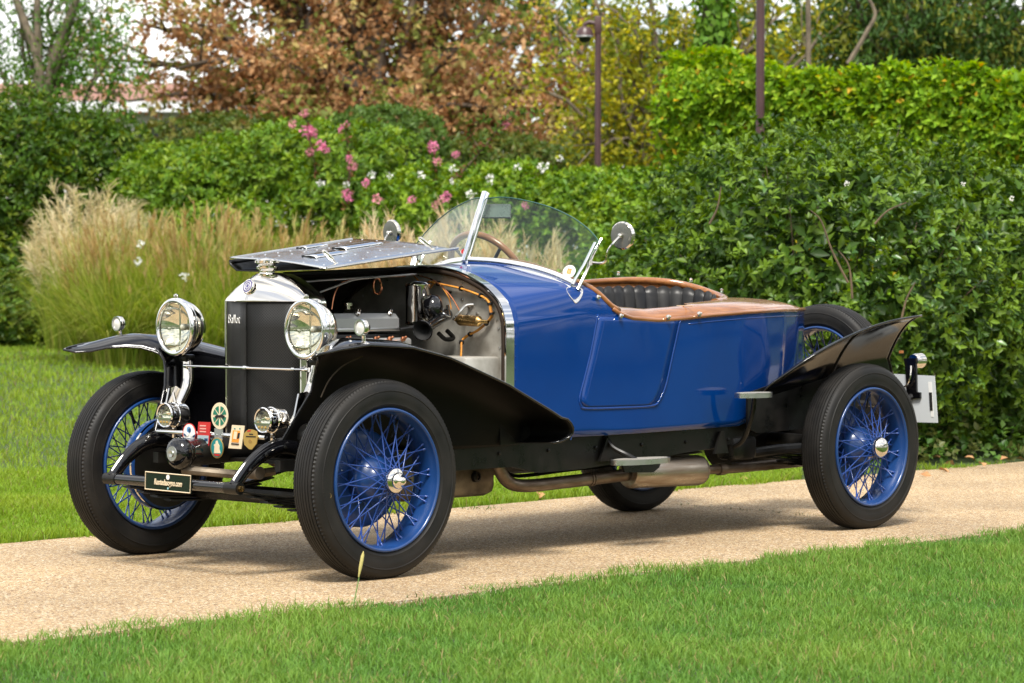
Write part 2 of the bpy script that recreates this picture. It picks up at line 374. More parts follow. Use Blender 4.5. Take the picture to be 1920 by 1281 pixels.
# path: cast slabs with open joints; the joint by the rear wheel is the one with weeds
PN, PF = -1.20, 1.37
path_root = empty('path', (0, 0, 0)); tag(path_root, kind='structure')
joints = [-13.0, -7.6, -2.2, 3.28, 8.7, 14.1, 19.5, 25.0, 30.5]
def pedge(x, b, s): return b + s * (0.018 * math.sin(1.7 * x + b) + 0.012 * math.sin(4.3 * x))
for a, b in zip(joints[:-1], joints[1:]):
    n = 24; x0, x1 = a + 0.004, b - 0.004
    top = [(x0 + (x1 - x0) * i / n, pedge(x0 + (x1 - x0) * i / n, PN, 1)) for i in range(n + 1)]
    bot = [(x0 + (x1 - x0) * i / n, pedge(x0 + (x1 - x0) * i / n, PF, 1)) for i in range(n + 1)]
    V = [(x, y, 0.0) for x, y in top] + [(x, y, 0.0) for x, y in bot] + [(x, y, -0.1) for x, y in top] + [(x, y, -0.1) for x, y in bot]
    m_ = n + 1; F = []
    for i in range(n):
        F += [(i, i + 1, m_ + i + 1, m_ + i), (i, 2 * m_ + i, 2 * m_ + i + 1, i + 1), (m_ + i, m_ + i + 1, 3 * m_ + i + 1, 3 * m_ + i)]
    F += [(0, m_, 3 * m_, 2 * m_), (n, 2 * m_ + n, 3 * m_ + n, m_ + n)]
    mk('path_slab', V, F, PATH, path_root, 0)

# ------------------------------------------------------------------ grass
def blades(name, P, h, wd, lean, col, m, seed, parent=None, curve=1.0, coltip=None):
    g = np.random.default_rng(seed); N = len(P)
    az = g.uniform(0, 2 * np.pi, N); fa = g.uniform(0, 2 * np.pi, N)
    L = np.stack([np.cos(az), np.sin(az), np.zeros(N)], 1); S = np.stack([np.cos(fa), np.sin(fa), np.zeros(N)], 1)
    up = np.array([0, 0, 1.0]); h = h[:, None]; lean = lean[:, None]; wd = wd[:, None]
    m1 = P + up * h * 0.55 + L * h * lean * 0.35; tp = P + up * h * (1 - 0.25 * lean * curve) + L * h * lean
    Vv = np.stack([P - S * wd / 2, P + S * wd / 2, m1 - S * wd * 0.42, m1 + S * wd * 0.42, tp], 1).reshape(-1, 3)
    b = (np.arange(N) * 5)[:, None]
    T = np.concatenate([b + [0, 1, 3], b + [0, 3, 2], b + [2, 3, 4]])
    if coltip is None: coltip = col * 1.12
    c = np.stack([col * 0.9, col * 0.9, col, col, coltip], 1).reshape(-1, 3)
    return bulk(name, Vv, T, m, c, parent)
def lawn_points(n, x0, x1, y0, y1, fn, seed):
    g = np.random.default_rng(seed)
    x = g.uniform(x0, x1, n); y = g.uniform(y0, y1, n); P = np.stack([x, y, gz(x, y)], 1)
    px, py, d = proj(P); k = g.uniform(0, 1, n) < fn(x, y, px, py, d)
    return P[k], d[k]
def patchy(P, s, seed):
    g = np.random.default_rng(seed); o = np.zeros(len(P))
    for i in range(6):
        k = g.normal(0, 1, 2) * s * (1 + i * 0.6); o += np.sin(P[:, 0] * k[0] + P[:, 1] * k[1] + g.uniform(0, 6.3)) / (1 + i * 0.4)
    return o / 2.2
# near lawn
def f_near(x, y, px, py, d):
    e = np.where((px > -200) & (px < 2120) & (py < 1400), 1.0, np.where((px > -900) & (px < 2900) & (py < 1700), 0.3, 0.0))
    edge = PN - 0.0 + 0.05 * np.sin(3.1 * x) + 0.04 * np.sin(7.7 * x + 1) + 0.03 * np.sin(17 * x)
    return e * np.where(y < edge + 0.05, 1, 0)
P, d = lawn_points(430000, -4.2, 7.5, -4.6, -1.05, f_near, 1)
g = np.random.default_rng(2); N = len(P); pt = patchy(P, 2.2, 3); f2 = patchy(P, 9, 4)
hgt = (0.033 + 0.010 * pt + 0.005 * f2) * g.uniform(0.55, 1.45, N)
edge_k = np.clip((P[:, 1] + 1.45) / 0.3, 0, 1); hgt *= 1 + 0.25 * edge_k * g.uniform(0, 1.8, N)
c0 = np.array([0.115, 0.250, 0.046]); c1 = np.array([0.200, 0.325, 0.056]); c2 = np.array([0.34, 0.29, 0.12])
t = np.clip(0.40 + 0.48 * pt + 0.2 * f2 + g.normal(0, 0.22, N), 0, 1)[:, None]
col = c0 * (1 - t) + c1 * t; dry = (g.uniform(0, 1, N) < 0.05 + 0.07 * np.clip(pt - .4, 0, 1))[:, None]; col = np.where(dry, c2, col) * g.uniform(0.8, 1.2, (N, 1))
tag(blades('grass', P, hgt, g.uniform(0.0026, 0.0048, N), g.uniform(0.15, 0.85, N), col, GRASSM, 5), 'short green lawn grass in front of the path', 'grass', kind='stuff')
# lawn behind the path
def f_far(x, y, px, py, d):
    e = np.where((px > -150) & (px < 2080), 1.0, np.where((px > -1200) & (px < 3000), 0.2, 0.0))
    edge = PF + 0.05 + 0.04 * np.sin(2.6 * x) + 0.03 * np.sin(7.3 * x + 2) + 0.02 * np.sin(19 * x)
    right_bed = (px > 1500) & (y > 1.4)
    return e * (y > edge - 0.06) * np.clip((13.5 / d) ** 1.7, 0, 1) * np.where(right_bed, 0.0, 1.0)
P1, d1 = lawn_points(250000, -2.0, 7.0, 1.25, 4.5, f_far, 6)
P2, d2 = lawn_points(430000, 0.5, 20.0, 4.5, 19.0, f_far, 7)
P = np.concatenate([P1, P2]); d = np.concatenate([d1, d2]); N = len(P); pt = patchy(P, 1.2, 8)
near_edge = np.clip(1 - (P[:, 1] - 1.35) / 0.35, 0, 1)
hgt = (0.042 + 0.014 * pt) * g.uniform(0.6, 1.5, N) * (1 + 0.9 * near_edge * g.uniform(0.2, 1, N))
t = np.clip(0.5 + 0.3 * pt + g.normal(0, 0.2, N), 0, 1)[:, None]
col = np.array([0.165, 0.300, 0.026]) * (1 - t) + np.array([0.265, 0.350, 0.040]) * t
col = np.where((g.uniform(0, 1, N) < 0.05)[:, None], np.array([0.24, 0.21, 0.08]), col) * g.uniform(0.8, 1.2, (N, 1))
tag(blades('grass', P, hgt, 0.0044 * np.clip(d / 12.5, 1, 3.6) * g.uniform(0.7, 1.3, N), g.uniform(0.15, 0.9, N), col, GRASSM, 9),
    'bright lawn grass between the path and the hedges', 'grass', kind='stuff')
# tall blades straying over the near edge of the path, one thing each
def tuft(name, c, n, h, spread, seed, label, cat='weed', group=None, colr=(0.09, 0.17, 0.03)):
    g = np.random.default_rng(seed); P = np.stack([c[0] + g.normal(0, spread, n), c[1] + g.normal(0, spread, n), np.full(n, c[2])], 1)
    cl = np.array(colr) * g.uniform(0.7, 1.3, (n, 1))
    o = blades(name, P, h * g.uniform(0.4, 1.1, n), g.uniform(0.003, 0.005, n), g.uniform(0.2, 1.1, n), cl, GRASSM, seed)
    return tag(o, label, cat, group)
for i, (px, py, h) in enumerate([(1020, 1105, .10), (1190, 1100, .07), (640, 1120, .07), (560, 1125, .09), (420, 1140, .06), (1290, 1055, .05), (1430, 1040, .05), (1330, 1050, .06), (930, 1110, .05), (770, 1100, .05)]):
    p = PZp(px, py + 20, 0.0)
    tuft('tall_grass_tuft', (p[0], min(p[1], -1.12), -0.02), 9, h, 0.02, 40 + i, 'taller green grass tuft at the front edge of the path', 'grass tuft', 'grass tufts along the front edge of the path')
for i, (px, py, n) in enumerate([(1130, 938, 12), (1185, 942, 16), (1222, 944, 22), (1270, 948, 14), (1310, 950, 10), (1420, 958, 16), (1455, 961, 14), (1385, 956, 10), (1500, 967, 10), (1530, 968, 10)]):
    p = PZp(px, py, 0.0)
    tuft('crack_weed', (p[0], p[1], -0.01), n, 0.028, 0.03, 60 + i, 'tiny weed sprouting from the joint across the path', 'weed', 'weeds in the path joint', (0.05, 0.09, 0.025))
tuft('crack_weed', tuple(PZp(893, 954, 0.0)), 30, 0.02, 0.05, 75, 'flat green weed on the path by the back lawn edge', 'weed')
# seed stalk standing in front of the near front tyre
sp = PYp(660, 1118, -1.23); sp[2] = -0.02; st = empty('seed_stalk', tuple(sp), 'thin green grass stalk with a yellowish seed head before the front tyre', 'grass stalk')
hd = Vector(PYp(680, 1042, -1.23)); md_ = Vector(sp).lerp(hd, .55) + Vector((0.002, 0, 0.0))
STALK = mat('stalk_green', (0.12, 0.22, 0.05), 0.6); SEED = mat('seed_head', (0.42, 0.36, 0.12), 0.8, bump=0.6, bscale=200)
V, F = tube([sp, md_, hd], [.0022, .0018, .0014], 6); mk('stem', V, F, STALK, st)
V, F = tube([Vector(sp).lerp(hd, .62), Vector(sp).lerp(hd, .8), hd, Vector(sp).lerp(hd, 1.08)], [.002, .0058, .0055, .001], 8); mk('seed_head', V, F, SEED, st)

# ------------------------------------------------------------------ leaves
def norm(a): return a / np.maximum(np.linalg.norm(a, axis=-1, keepdims=True), 1e-9)
def leaf_mesh(P, D, Nn, L, Wd, fold=0.25, six=False):
    """P base, D direction, Nn face normal; returns verts, tris"""
    S = norm(np.cross(D, Nn)); Nn = norm(np.cross(S, D)); L = L[:, None]; Wd = Wd[:, None]; N = len(P)
    tip = P + D * L - Nn * L * 0.10
    lf = P + D * L * 0.48 + S * Wd / 2 + Nn * Wd * fold; rt = P + D * L * 0.48 - S * Wd / 2 + Nn * Wd * fold
    if six:
        mid = P + D * L * 0.5 + Nn * L * 0.02
        lf2 = P + D * L * 0.78 + S * Wd * 0.30 + Nn * (Wd * fold * .6 - L * .03); rt2 = P + D * L * 0.78 - S * Wd * 0.30 + Nn * (Wd * fold * .6 - L * .03)
        lf = P + D * L * 0.38 + S * Wd / 2 + Nn * Wd * fold; rt = P + D * L * 0.38 - S * Wd / 2 + Nn * Wd * fold
        Vv = np.stack([P, lf, lf2, tip, rt2, rt, mid], 1).reshape(-1, 3); b = (np.arange(N) * 7)[:, None]
        T = np.concatenate([b + [0, 6, 1], b + [1, 6, 2], b + [2, 6, 3], b + [3, 6, 4], b + [4, 6, 5], b + [5, 6, 0]]); return Vv, T, 7
    Vv = np.stack([P, lf, tip, rt], 1).reshape(-1, 3); b = (np.arange(N) * 4)[:, None]
    T = np.concatenate([b + [0, 2, 1], b + [0, 3, 2]]); return Vv, T, 4
def wob(P, s, seed, oct_=4):
    g = np.random.default_rng(seed); o = 0; tot = 0
    for i in range(oct_):
        for _ in range(3):
            k = norm(g.normal(0, 1, 3)) * s * (1.9 ** i); o = o + np.sin(P @ k + g.uniform(0, 6.3)) * 0.62 ** i
        tot += 1.2 * 0.62 ** i
    return o / tot
def bush_shoots(ells, n, seed, shell=(0.60, 1.03), lump=0.10, ls=2.2, gap=-9, floor=None):
    """points and outward normals on the lumpy skin of a union of ellipsoids"""
    g = np.random.default_rng(seed); E_ = [(np.array(c, float), np.array(r, float)) for c, r in ells]
    ar = np.array([(r[0] * r[1] + r[1] * r[2] + r[0] * r[2]) for _, r in E_]); idx = g.choice(len(E_), n, p=ar / ar.sum())
    C = np.array([c for c, _ in E_])[idx]; R = np.array([r for _, r in E_])[idx]
    dd = norm(g.normal(0, 1, (n, 3))); base = C + dd * R
    wv = wob(base, ls, seed + 1); rad = 1 + lump * wv; depth = g.uniform(0, 1, n) ** 2.2
    P = C + dd * R * (rad * (shell[1] - depth * (shell[1] - shell[0])))[:, None]
    Nn = norm(dd / R); keep = wv > gap
    for i, (c, r) in enumerate(E_):
        q = (((P - c) / r) ** 2).sum(1); keep &= (idx == i) | (q > 0.72)
    if floor is None: floor = gz(P[:, 0], P[:, 1]) + 0.02
    keep &= P[:, 2] > floor
    away = (Nn @ norm(CAM - C.mean(0))) < -0.15; keep &= ~away | (g.uniform(0, 1, n) < 0.35)      # thinner round the back
    return P[keep], Nn[keep], depth[keep], wv[keep]
def whorl(P, Nn, k, L, asp, seed, upmix=0.5, jit=0.5, spread=0.95):
    """k leaves round the tip of each shoot"""
    g = np.random.default_rng(seed); n = len(P)
    A = norm(Nn + np.array([0, 0, upmix]) + g.normal(0, jit, (n, 3)))
    t = np.where(np.abs(A[:, 2:3]) < 0.9, np.array([[0, 0, 1.0]]), np.array([[1.0, 0, 0]])); U = norm(np.cross(A, t)); W_ = np.cross(A, U)
    out = []; a0 = g.uniform(0, 6.28, n)
    for i in range(k):
        a = a0 + i * 2.39996 + g.normal(0, 0.2, n); rad = U * np.cos(a)[:, None] + W_ * np.sin(a)[:, None]
        sp_ = spread * g.uniform(0.6, 1.2, n)[:, None] * (0.55 + 0.6 * (1 - i / k)); D = norm(A * (1.25 - sp_) + rad * sp_)
        out.append((P + A * (L * 0.35 * i / k) + g.normal(0, L * 0.1, (n, 3)), D, norm(A * 1.0 - rad * 0.35), L * g.uniform(0.6, 1.15, n), np.arange(n)))
    B, D, Q, LL, ix = [np.concatenate([o[j] for o in out]) for j in range(5)]
    return B, D, Q, LL, LL * asp * g.uniform(0.85, 1.15, len(LL)), ix
def pal(cols, n, seed, w_=None, var=0.22):
    g = np.random.default_rng(seed); c = np.array(cols); i = g.choice(len(c), n, p=w_); return c[i] * g.uniform(1 - var, 1 + var, (n, 1))
def twigs(P, Q, r, seed, n=4):
    V = []; F = []; b = 0
    for a, c, rr in zip(P, Q, r):
        v, f = tube([a, (Vector(a) + Vector(c)) / 2 + Vector(np.random.default_rng(int(abs(a[0] * 1e4)) % 99991).normal(0, .03, 3)), c], [rr, rr * .8, rr * .45], n)
        V += v; F += [tuple(i + b for i in q) for q in f]; b = len(V)
    return V, F
def bush(name, label, cat, ells, n, L, asp, cols, seed, k=6, shell=(0.45, 1.03), lump=0.1, ls=2.2, gap=-9, m=None, six=False, w_=None, group=None, ntw=40, upmix=0.5, jit=0.5, young=None, floor=None, stem=True, fill=0):
    P, Nn, dep, wv = bush_shoots(ells, n, seed, shell, lump, ls, gap, floor)
    B, D, Q, LL, WW, ix = whorl(P, Nn, k, L, asp, seed + 5, upmix, jit)
    V, T, nv = leaf_mesh(B, D, Q, LL, WW, six=six)
    c = pal(cols, len(P), seed + 7, w_)[ix] * np.random.default_rng(seed + 9).uniform(0.82, 1.18, (len(B), 1))
    if young is not None:     # fresh tips on some outer shoots
        y_ = ((dep < 0.25) & (np.random.default_rng(seed + 11).uniform(0, 1, len(P)) < 0.4))[ix]; c = np.where(y_[:, None], np.array(young) * np.random.default_rng(seed + 3).uniform(.8, 1.2, (len(B), 1)), c)
    c0_ = np.array(ells[0][0], float); root = empty(name, (c0_[0], c0_[1], float(gz(c0_[0], c0_[1]))), label, cat, group)
    o = bulk('foliage', V, T, m or LEAF, np.repeat(c, nv, axis=0), root); o['kind'] = 'stuff'
    if fill:     # deeper foliage that closes the mass
        P3, N3, _d, _w = bush_shoots(ells, fill, seed + 50, (0.25, 0.85), .08, 2.2); b3, d3, q3, l3, w3, _i = whorl(P3, N3, 4, L * 1.6, .55, seed + 55); V3, T3, n3 = leaf_mesh(b3, d3, q3, l3, w3)
        o = bulk('inner_foliage', V3, T3, m or LEAF, np.repeat(pal(cols, len(b3), seed + 57, w_), n3, axis=0), root); o['kind'] = 'stuff'
    if stem:
        g = np.random.default_rng(seed + 13); pick = g.choice(len(P), min(ntw, len(P)), replace=False)
        a = P[pick] - Nn[pick] * g.uniform(.2, .5, (len(pick), 1)) * np.array(ells[0][1]).min() - np.array([0, 0, .25]); V2, F2 = twigs(a, P[pick] + Nn[pick] * .04, g.uniform(.004, .008, len(pick)), seed)
        o2 = mk('twigs', V2, F2, TWIG, root, 180); o2['kind'] = 'stuff'
    return root, (B, D, Q, LL, WW)
def at(px, py, D): return np.array(PD(px, py, D))
def ell(px, py, D, wpx, hpx, depth):
    """an ellipsoid whose middle lies on the ray of a pixel at depth D, with half sizes in photo pixels at that depth"""
    q = wpx * D / FPX; return (at(px, py, D), (q, q, hpx * D / FPX))

# big evergreen shrub beside the rear of the car
DK = [(0.042, 0.095, 0.011), (0.062, 0.130, 0.014), (0.029, 0.068, 0.011), (0.095, 0.165, 0.016)]
ells = [((8.3, 2.95, 0.80), (1.6, 1.35, 1.10)), ((7.1, 2.75, 0.92), (1.15, 1.1, 1.02)), ((9.6, 3.0, .75), (1.5, 1.5, 1.05)),
        ((8.4, 4.0, 1.15), (1.2, 1.2, 0.98)), ((10.9, 2.7, .8), (1.4, 1.5, .95)), ((9.0, 4.6, 1.0), (1.1, 1.1, .95)), ((6.95, 3.6, .70), (.75, .75, .78))]
sh_root, leaves = bush('evergreen_shrub', 'big dark glossy evergreen shrub behind the tail and spare wheel of the car', 'shrub', ells, 30000, 0.064, 0.46, DK, 100,
     k=6, shell=(0.66, 1.05), lump=0.16, ls=2.9, gap=-.8, six=True, ntw=150, upmix=0.55, young=(0.14, 0.235, 0.022))
# deeper foliage that closes the shrub
P, Nn, dep, wv = bush_shoots(ells, 11000, 150, (0.30, 0.85), .1, 2.6)
B, D, Q, LL, WW, ix = whorl(P, Nn, 5, .11, .5, 155); V, T, nv = leaf_mesh(B, D, Q, LL, WW)
o = bulk('inner_foliage', V, T, LEAF, np.repeat(pal(DK, len(B), 157), nv, axis=0), sh_root); o['kind'] = 'stuff'
# its nearest leaves one by one
B, D, Q, LL, WW = leaves; px, py, dd = proj(B)
front = np.where((px > 1150) & (px < 1915) & (py > 260) & (py < 840))[0]
front = front[np.argsort(dd[front] - 0.0015 * np.abs(py[front] - 560))][:2400]
front = np.random.default_rng(5).choice(front, 300, replace=False)
vl, tl, _n = leaf_mesh(np.zeros((1, 3)), np.array([[0, 1.0, 0]]), np.array([[0, 0, 1.0]]), np.array([1.0]), np.array([0.46]), six=True)
lm = bpy.data.materials.new('shrub_leaf'); lm.use_nodes = True
_b = lm.node_tree.nodes['Principled BSDF']; _b.inputs['Roughness'].default_value = 0.34; _oi = lm.node_tree.nodes.new('ShaderNodeObjectInfo'); _cr = lm.node_tree.nodes.new('ShaderNodeValToRGB')
_cr.color_ramp.elements[0].color = (0.035, 0.095, 0.02, 1); _cr.color_ramp.elements[1].color = (0.10, 0.20, 0.03, 1)
lm.node_tree.links.new(_oi.outputs['Random'], _cr.inputs[0]); lm.node_tree.links.new(_cr.outputs[0], _b.inputs['Base Color'])
leaf_me = bpy.data.meshes.new('leaf'); leaf_me.from_pydata([tuple(map(float, v)) for v in vl], [], [tuple(map(int, q)) for q in tl]); leaf_me.materials.append(lm)
leaf_me.polygons.foreach_set('use_smooth', [True] * len(leaf_me.polygons))
for i in front:
    o = bpy.data.objects.new('leaf', leaf_me); COL.objects.link(o)
    y_ = Vector(D[i]).normalized(); x_ = y_.cross(Vector(Q[i])).normalized(); z_ = x_.cross(y_); s = LL[i] * 1.04
    M = Matrix(((x_.x * s, y_.x * s, z_.x * s, B[i][0]), (x_.y * s, y_.y * s, z_.y * s, B[i][1]), (x_.z * s, y_.z * s, z_.z * s, B[i][2] + 0.004), (0, 0, 0, 1)))
    o.parent = sh_root; o.matrix_parent_inverse = Matrix.Translation(-sh_root.location); o.matrix_basis = M
# bare stems showing in that shrub
for i, pts in enumerate([[(1590, 530), (1560, 470), (1540, 415), (1520, 395)], [(1598, 560), (1592, 500), (1572, 470)], [(1690, 600), (1700, 560), (1716, 530)], [(1330, 420), (1345, 390), (1352, 350)], [(1640, 420), (1665, 395), (1700, 380)]]):
    P = [Vector(PD(x, y, 13.9 + .1 * i)) for x, y in pts]; V, F = tube(spline(P, 4), np.linspace(.007, .003, len(spline(P, 4))), 6); mk('stem', V, F, TWIG, sh_root)

GRN = [(0.115, 0.22, 0.018), (0.16, 0.27, 0.022), (0.08, 0.17, 0.016), (0.20, 0.29, 0.025)]
LIM = [(0.24, 0.40, 0.022), (0.18, 0.34, 0.020), (0.32, 0.44, 0.03), (0.11, 0.23, 0.016), (0.60, 0.38, 0.03)]
# clipped hedge behind the shrub
def rect_hedge(name, label, p0, p1, h, th, n, L, asp, cols, seed, w_=None, k=5):
    p0, p1 = np.array(p0), np.array(p1); ax = norm(p1 - p0); ln = np.linalg.norm(p1 - p0); ny = np.array([ax[1], -ax[0], 0]); g = np.random.default_rng(seed)
    u = g.uniform(0, ln, n); top = g.uniform(0, 1, n) < 0.3; v = np.where(top, g.uniform(-.5, .5, n), np.where(g.uniform(0, 1, n) < .8, .5, -.5)); hh = np.where(top, 1, g.uniform(0.1, 1, n))
    base = p0 + ax * u[:, None] + ny * (v * th)[:, None]; z0 = gz(base[:, 0], base[:, 1]); P = base.copy(); P[:, 2] = z0 + hh * h
    Nn = np.where(top[:, None], np.array([0, 0, 1.0]), ny * np.sign(v)[:, None]); wv = wob(P, 2.4, seed + 1)
    P = P + Nn * (wv * 0.16 - g.uniform(0, 1, n) ** 2 * 0.35)[:, None]; r_ = np.clip((hh - .9) / .1, 0, 1) * np.where(top, 0, 1); P -= Nn * (r_ * .12)[:, None]
    B, D, Q, LL, WW, ix = whorl(P, Nn, k, L, asp, seed + 5, .5, .5); V, T, nv = leaf_mesh(B, D, Q, LL, WW)
    c = pal(cols, len(B), seed + 7, w_)
    c0_ = (p0 + p1) / 2; root = empty(name, (c0_[0], c0_[1], float(gz(c0_[0], c0_[1]))), label, 'hedge')
    o = bulk('foliage', V, T, LEAFS, np.repeat(c, nv, axis=0), root); o['kind'] = 'stuff'
    g2 = G()
    for i in range(9):
        q = p0 + ax * (ln * (i + .5) / 9); z = float(gz(q[0], q[1])); g2.add(*tube([(q[0], q[1], z - .05), (q[0] + .05, q[1], z + h * .5), (q[0] + .1, q[1], z + h * .85)], [.05, .035, .015], 6))
    o = g2.build('stems', TWIG, root, 180); o['kind'] = 'stuff'
    return root
a_ = at(1300, 300, 25.5); b_ = at(2300, 300, 23.0); a_[2] = b_[2] = 0
rect_hedge('clipped_hedge', 'tall clipped yellow green hedge with a level top behind the evergreen shrub', a_, b_, 2.82, 1.3, 17000, 0.085, 0.55, LIM, 200, (0.36, 0.28, 0.2, 0.13, 0.03))
# dark hedge at the lawn's left end
bush('dark_hedge', 'tall dark green hedge standing on the lawn behind the cream plumed grass', 'hedge',
     [ell(60, 420, 31, 150, 225, 1.5), ell(190, 400, 31.5, 120, 195, 1.4), ell(-140, 400, 31, 170, 250, 1.6), ell(60, 580, 30.5, 170, 120, 1.5), ell(265, 470, 32, 90, 170, 1.2)],
     16000, 0.080, 0.45, [(0.060, 0.130, 0.014), (0.085, 0.165, 0.016), (0.042, 0.095, 0.012), (0.15, 0.21, 0.018)], 300, k=6, lump=.08, ls=1.8, fill=9000)
# middle hedge and flowering shrubs
bush('flowering_shrub', 'mid green shrub with white flowers above the tan grass and the open bonnet', 'shrub',
     [ell(420, 380, 30, 170, 125, 1.3), ell(560, 350, 29.5, 150, 110, 1.3), ell(680, 400, 28.5, 140, 150, 1.3), ell(300, 370, 30.5, 100, 100, 1.2), ell(500, 500, 29.5, 260, 150, 1.3)],
     12500, 0.080, 0.45, GRN, 320, k=6, lump=.12, ls=2.0, fill=5000)
bush('rose_hedge', 'leafy green hedge dotted with white blooms behind the windscreen', 'hedge',
     [ell(820, 430, 26.5, 140, 115, 1.2), ell(960, 420, 26, 150, 115, 1.2), ell(1110, 420, 25.5, 150, 110, 1.2), ell(1230, 440, 24, 130, 130, 1.3), ell(980, 560, 26, 280, 140, 1.2), ell(1260, 580, 23, 200, 150, 1.2)],
     16000, 0.075, 0.5, [(0.17, 0.29, 0.02), (0.12, 0.23, 0.018), (0.22, 0.33, 0.026), (0.08, 0.17, 0.016)], 340, k=6, lump=.10, ls=2.2)
bush('round_shrub', 'dull green rounded shrub below the brown tree between the pink blooms', 'shrub',
     [ell(720, 270, 33, 110, 70, 1.2), ell(640, 300, 33, 100, 70, 1.0)], 3000, 0.08, 0.45, [(0.075, 0.145, 0.025), (0.095, 0.17, 0.03)], 360, k=6)
bush('distant_shrubs', 'green shrubs along the foot of the brown tree', 'shrub',
     [ell(900, 340, 36, 170, 90, 1.5), ell(1150, 330, 36, 170, 80, 1.5), ell(430, 300, 38, 170, 80, 1.5)], 7000, 0.10, 0.45, [(0.07, 0.12, 0.02), (0.10, 0.15, 0.025), (0.15, 0.15, 0.03)], 380, k=6)

# blooms: each flower head is a thing
def bloom(name, c, r, n, colr, seed, label, cat, group, psize=0.5):
    g = np.random.default_rng(seed); d_ = norm(g.normal(0, 1, (n, 3))); P = np.array(c) + d_ * (r * g.uniform(.35, 1, (n, 1)))
    D = norm(d_ + g.normal(0, .6, (n, 3))); Q = norm(g.normal(0, 1, (n, 3)) + d_)
    V, T, nv = leaf_mesh(P, D, Q, np.full(n, r * psize), np.full(n, r * psize * .9)); cl = np.array(colr) * g.uniform(.75, 1.25, (n, 1))
    return tag(bulk(name, V, T, PETAL, np.repeat(cl, nv, axis=0)), label, cat, group)
PK = (0.74, 0.24, 0.40)
pk = [(570, 212, 10, 29.0), (577, 245, 15, 29), (588, 250, 10, 29), (548, 232, 9, 29), (600, 272, 12, 29), (610, 280, 10, 29), (580, 285, 9, 29), (648, 238, 11, 28.7), (640, 244, 8, 28.7), (660, 312, 11, 28),
      (655, 298, 8, 28), (812, 276, 13, 27), (820, 302, 10, 27), (855, 290, 8, 27), (947, 235, 8, 27), (955, 230, 6, 27), (650, 365, 10, 27.5), (686, 342, 9, 27.3), (708, 375, 12, 27), (772, 375, 9, 25.4), (835, 370, 11, 25.4), (818, 385, 9, 25.4), (985, 385, 8, 25.3), (655, 372, 8, 27)]
def pink_say(x, y):
    if x < 620: return 'pink blossom cluster on the tallest shoot above the tan grass'
    if x < 665 and y < 330: return 'pink blossom cluster on the upright shoot beside the tallest blossom shoot'
    if x < 720: return 'pink blossom cluster low among the leaves above the bonnet'
    if y > 360: return 'pink blossom cluster just above the top edge of the windscreen glass'
    if x < 900: return 'bright pink blossom cluster on the short shoot over the white flowered hedge'
    return 'tiny pink blossom cluster on the long reddish arching shoot'
for i, (x, y, r, D_) in enumerate(pk):
    bloom('pink_bloom', at(x, y, D_ - 1.0), r * .82 * D_ / FPX, 46, PK if i % 3 else (0.66, 0.27, 0.32), 400 + i, pink_say(x, y), 'flower', 'pink blossom clusters')
for i, (x, y, r, D_) in enumerate([(698, 328, 6, 27), (790, 327, 6, 25.2), (602, 343, 6, 28), (649, 346, 5, 27.5), (919, 336, 8, 24.8), (850, 317, 6, 25), (970, 315, 6, 24.8), (1019, 314, 8, 24.5), (1050, 298, 5, 24.2), (883, 364, 7, 24.6), (731, 330, 5, 26), (848, 340, 4, 25), (1588, 345, 4, 14.5), (1806, 345, 4, 14.3), (1897, 372, 4, 14.2), (710, 460, 5, 24)]):
    bloom('white_bloom', at(x, y, D_ - .3), r * D_ / FPX, 16, (0.80, 0.80, 0.76), 430 + i, 'small white flower among the leaves of the big evergreen shrub' if D_ < 15 else 'small white flower above the bonnet among the green shrub leaves' if x < 760 else 'small white flower on the leafy hedge above the windscreen', 'flower', 'white hedge flowers', 0.9)
for i, (x, y) in enumerate([(264, 458), (260, 490), (345, 518)]):
    bloom('white_bloom', at(x, y, 24.1), 7 * 24 / FPX, 16, (0.80, 0.80, 0.76), 460 + i, 'white flower poking through the tan ornamental grass', 'flower', 'white flowers in the tan grass', 0.9)
# blossom shoots
for i, (pts, D_) in enumerate([([(600, 400), (590, 310), (572, 215)], 28.1), ([(650, 390), (655, 320), (648, 240)], 27.6), ([(850, 340), (905, 280), (950, 225), (1010, 208)], 26), ([(905, 290), (880, 240), (915, 222)], 26.05), ([(820, 340), (815, 300), (810, 270)], 26.2)]):
    root = empty('blossom_shoot', tuple(at(*pts[0], D_)), ['tallest leafy shoot, hung with many pink blossom clusters', 'upright leafy shoot ending in one pink cluster beside the tallest blossom shoot', 'long reddish leafy shoot arching over the hedge before the brown tree', 'short reddish side shoot beside the long arching shoot', 'short upright shoot topped by a bright pink cluster above the windscreen'][i], 'shoot', 'blossom shoots')
    P = spline([at(*p, D_) for p in pts], 6); V, F = tube(P, np.linspace(.012, .004, len(P)), 5); mk('stem', V, F, TWIG, root)
    P = np.repeat(np.array([tuple(p) for p in P]), 9, axis=0); g = np.random.default_rng(480 + i); D = norm(g.normal(0, 1, P.shape) + [0, 0, .5])
    V, T, nv = leaf_mesh(P, D, norm(g.normal(0, 1, P.shape)), np.full(len(P), .07), np.full(len(P), .035))
    o = bulk('leaves', V, T, LEAFS, np.repeat(pal([(0.09, 0.17, 0.03), (0.22, 0.10, 0.05), (0.12, 0.19, 0.03)], len(P), 490 + i), nv, axis=0), root); o['kind'] = 'stuff'

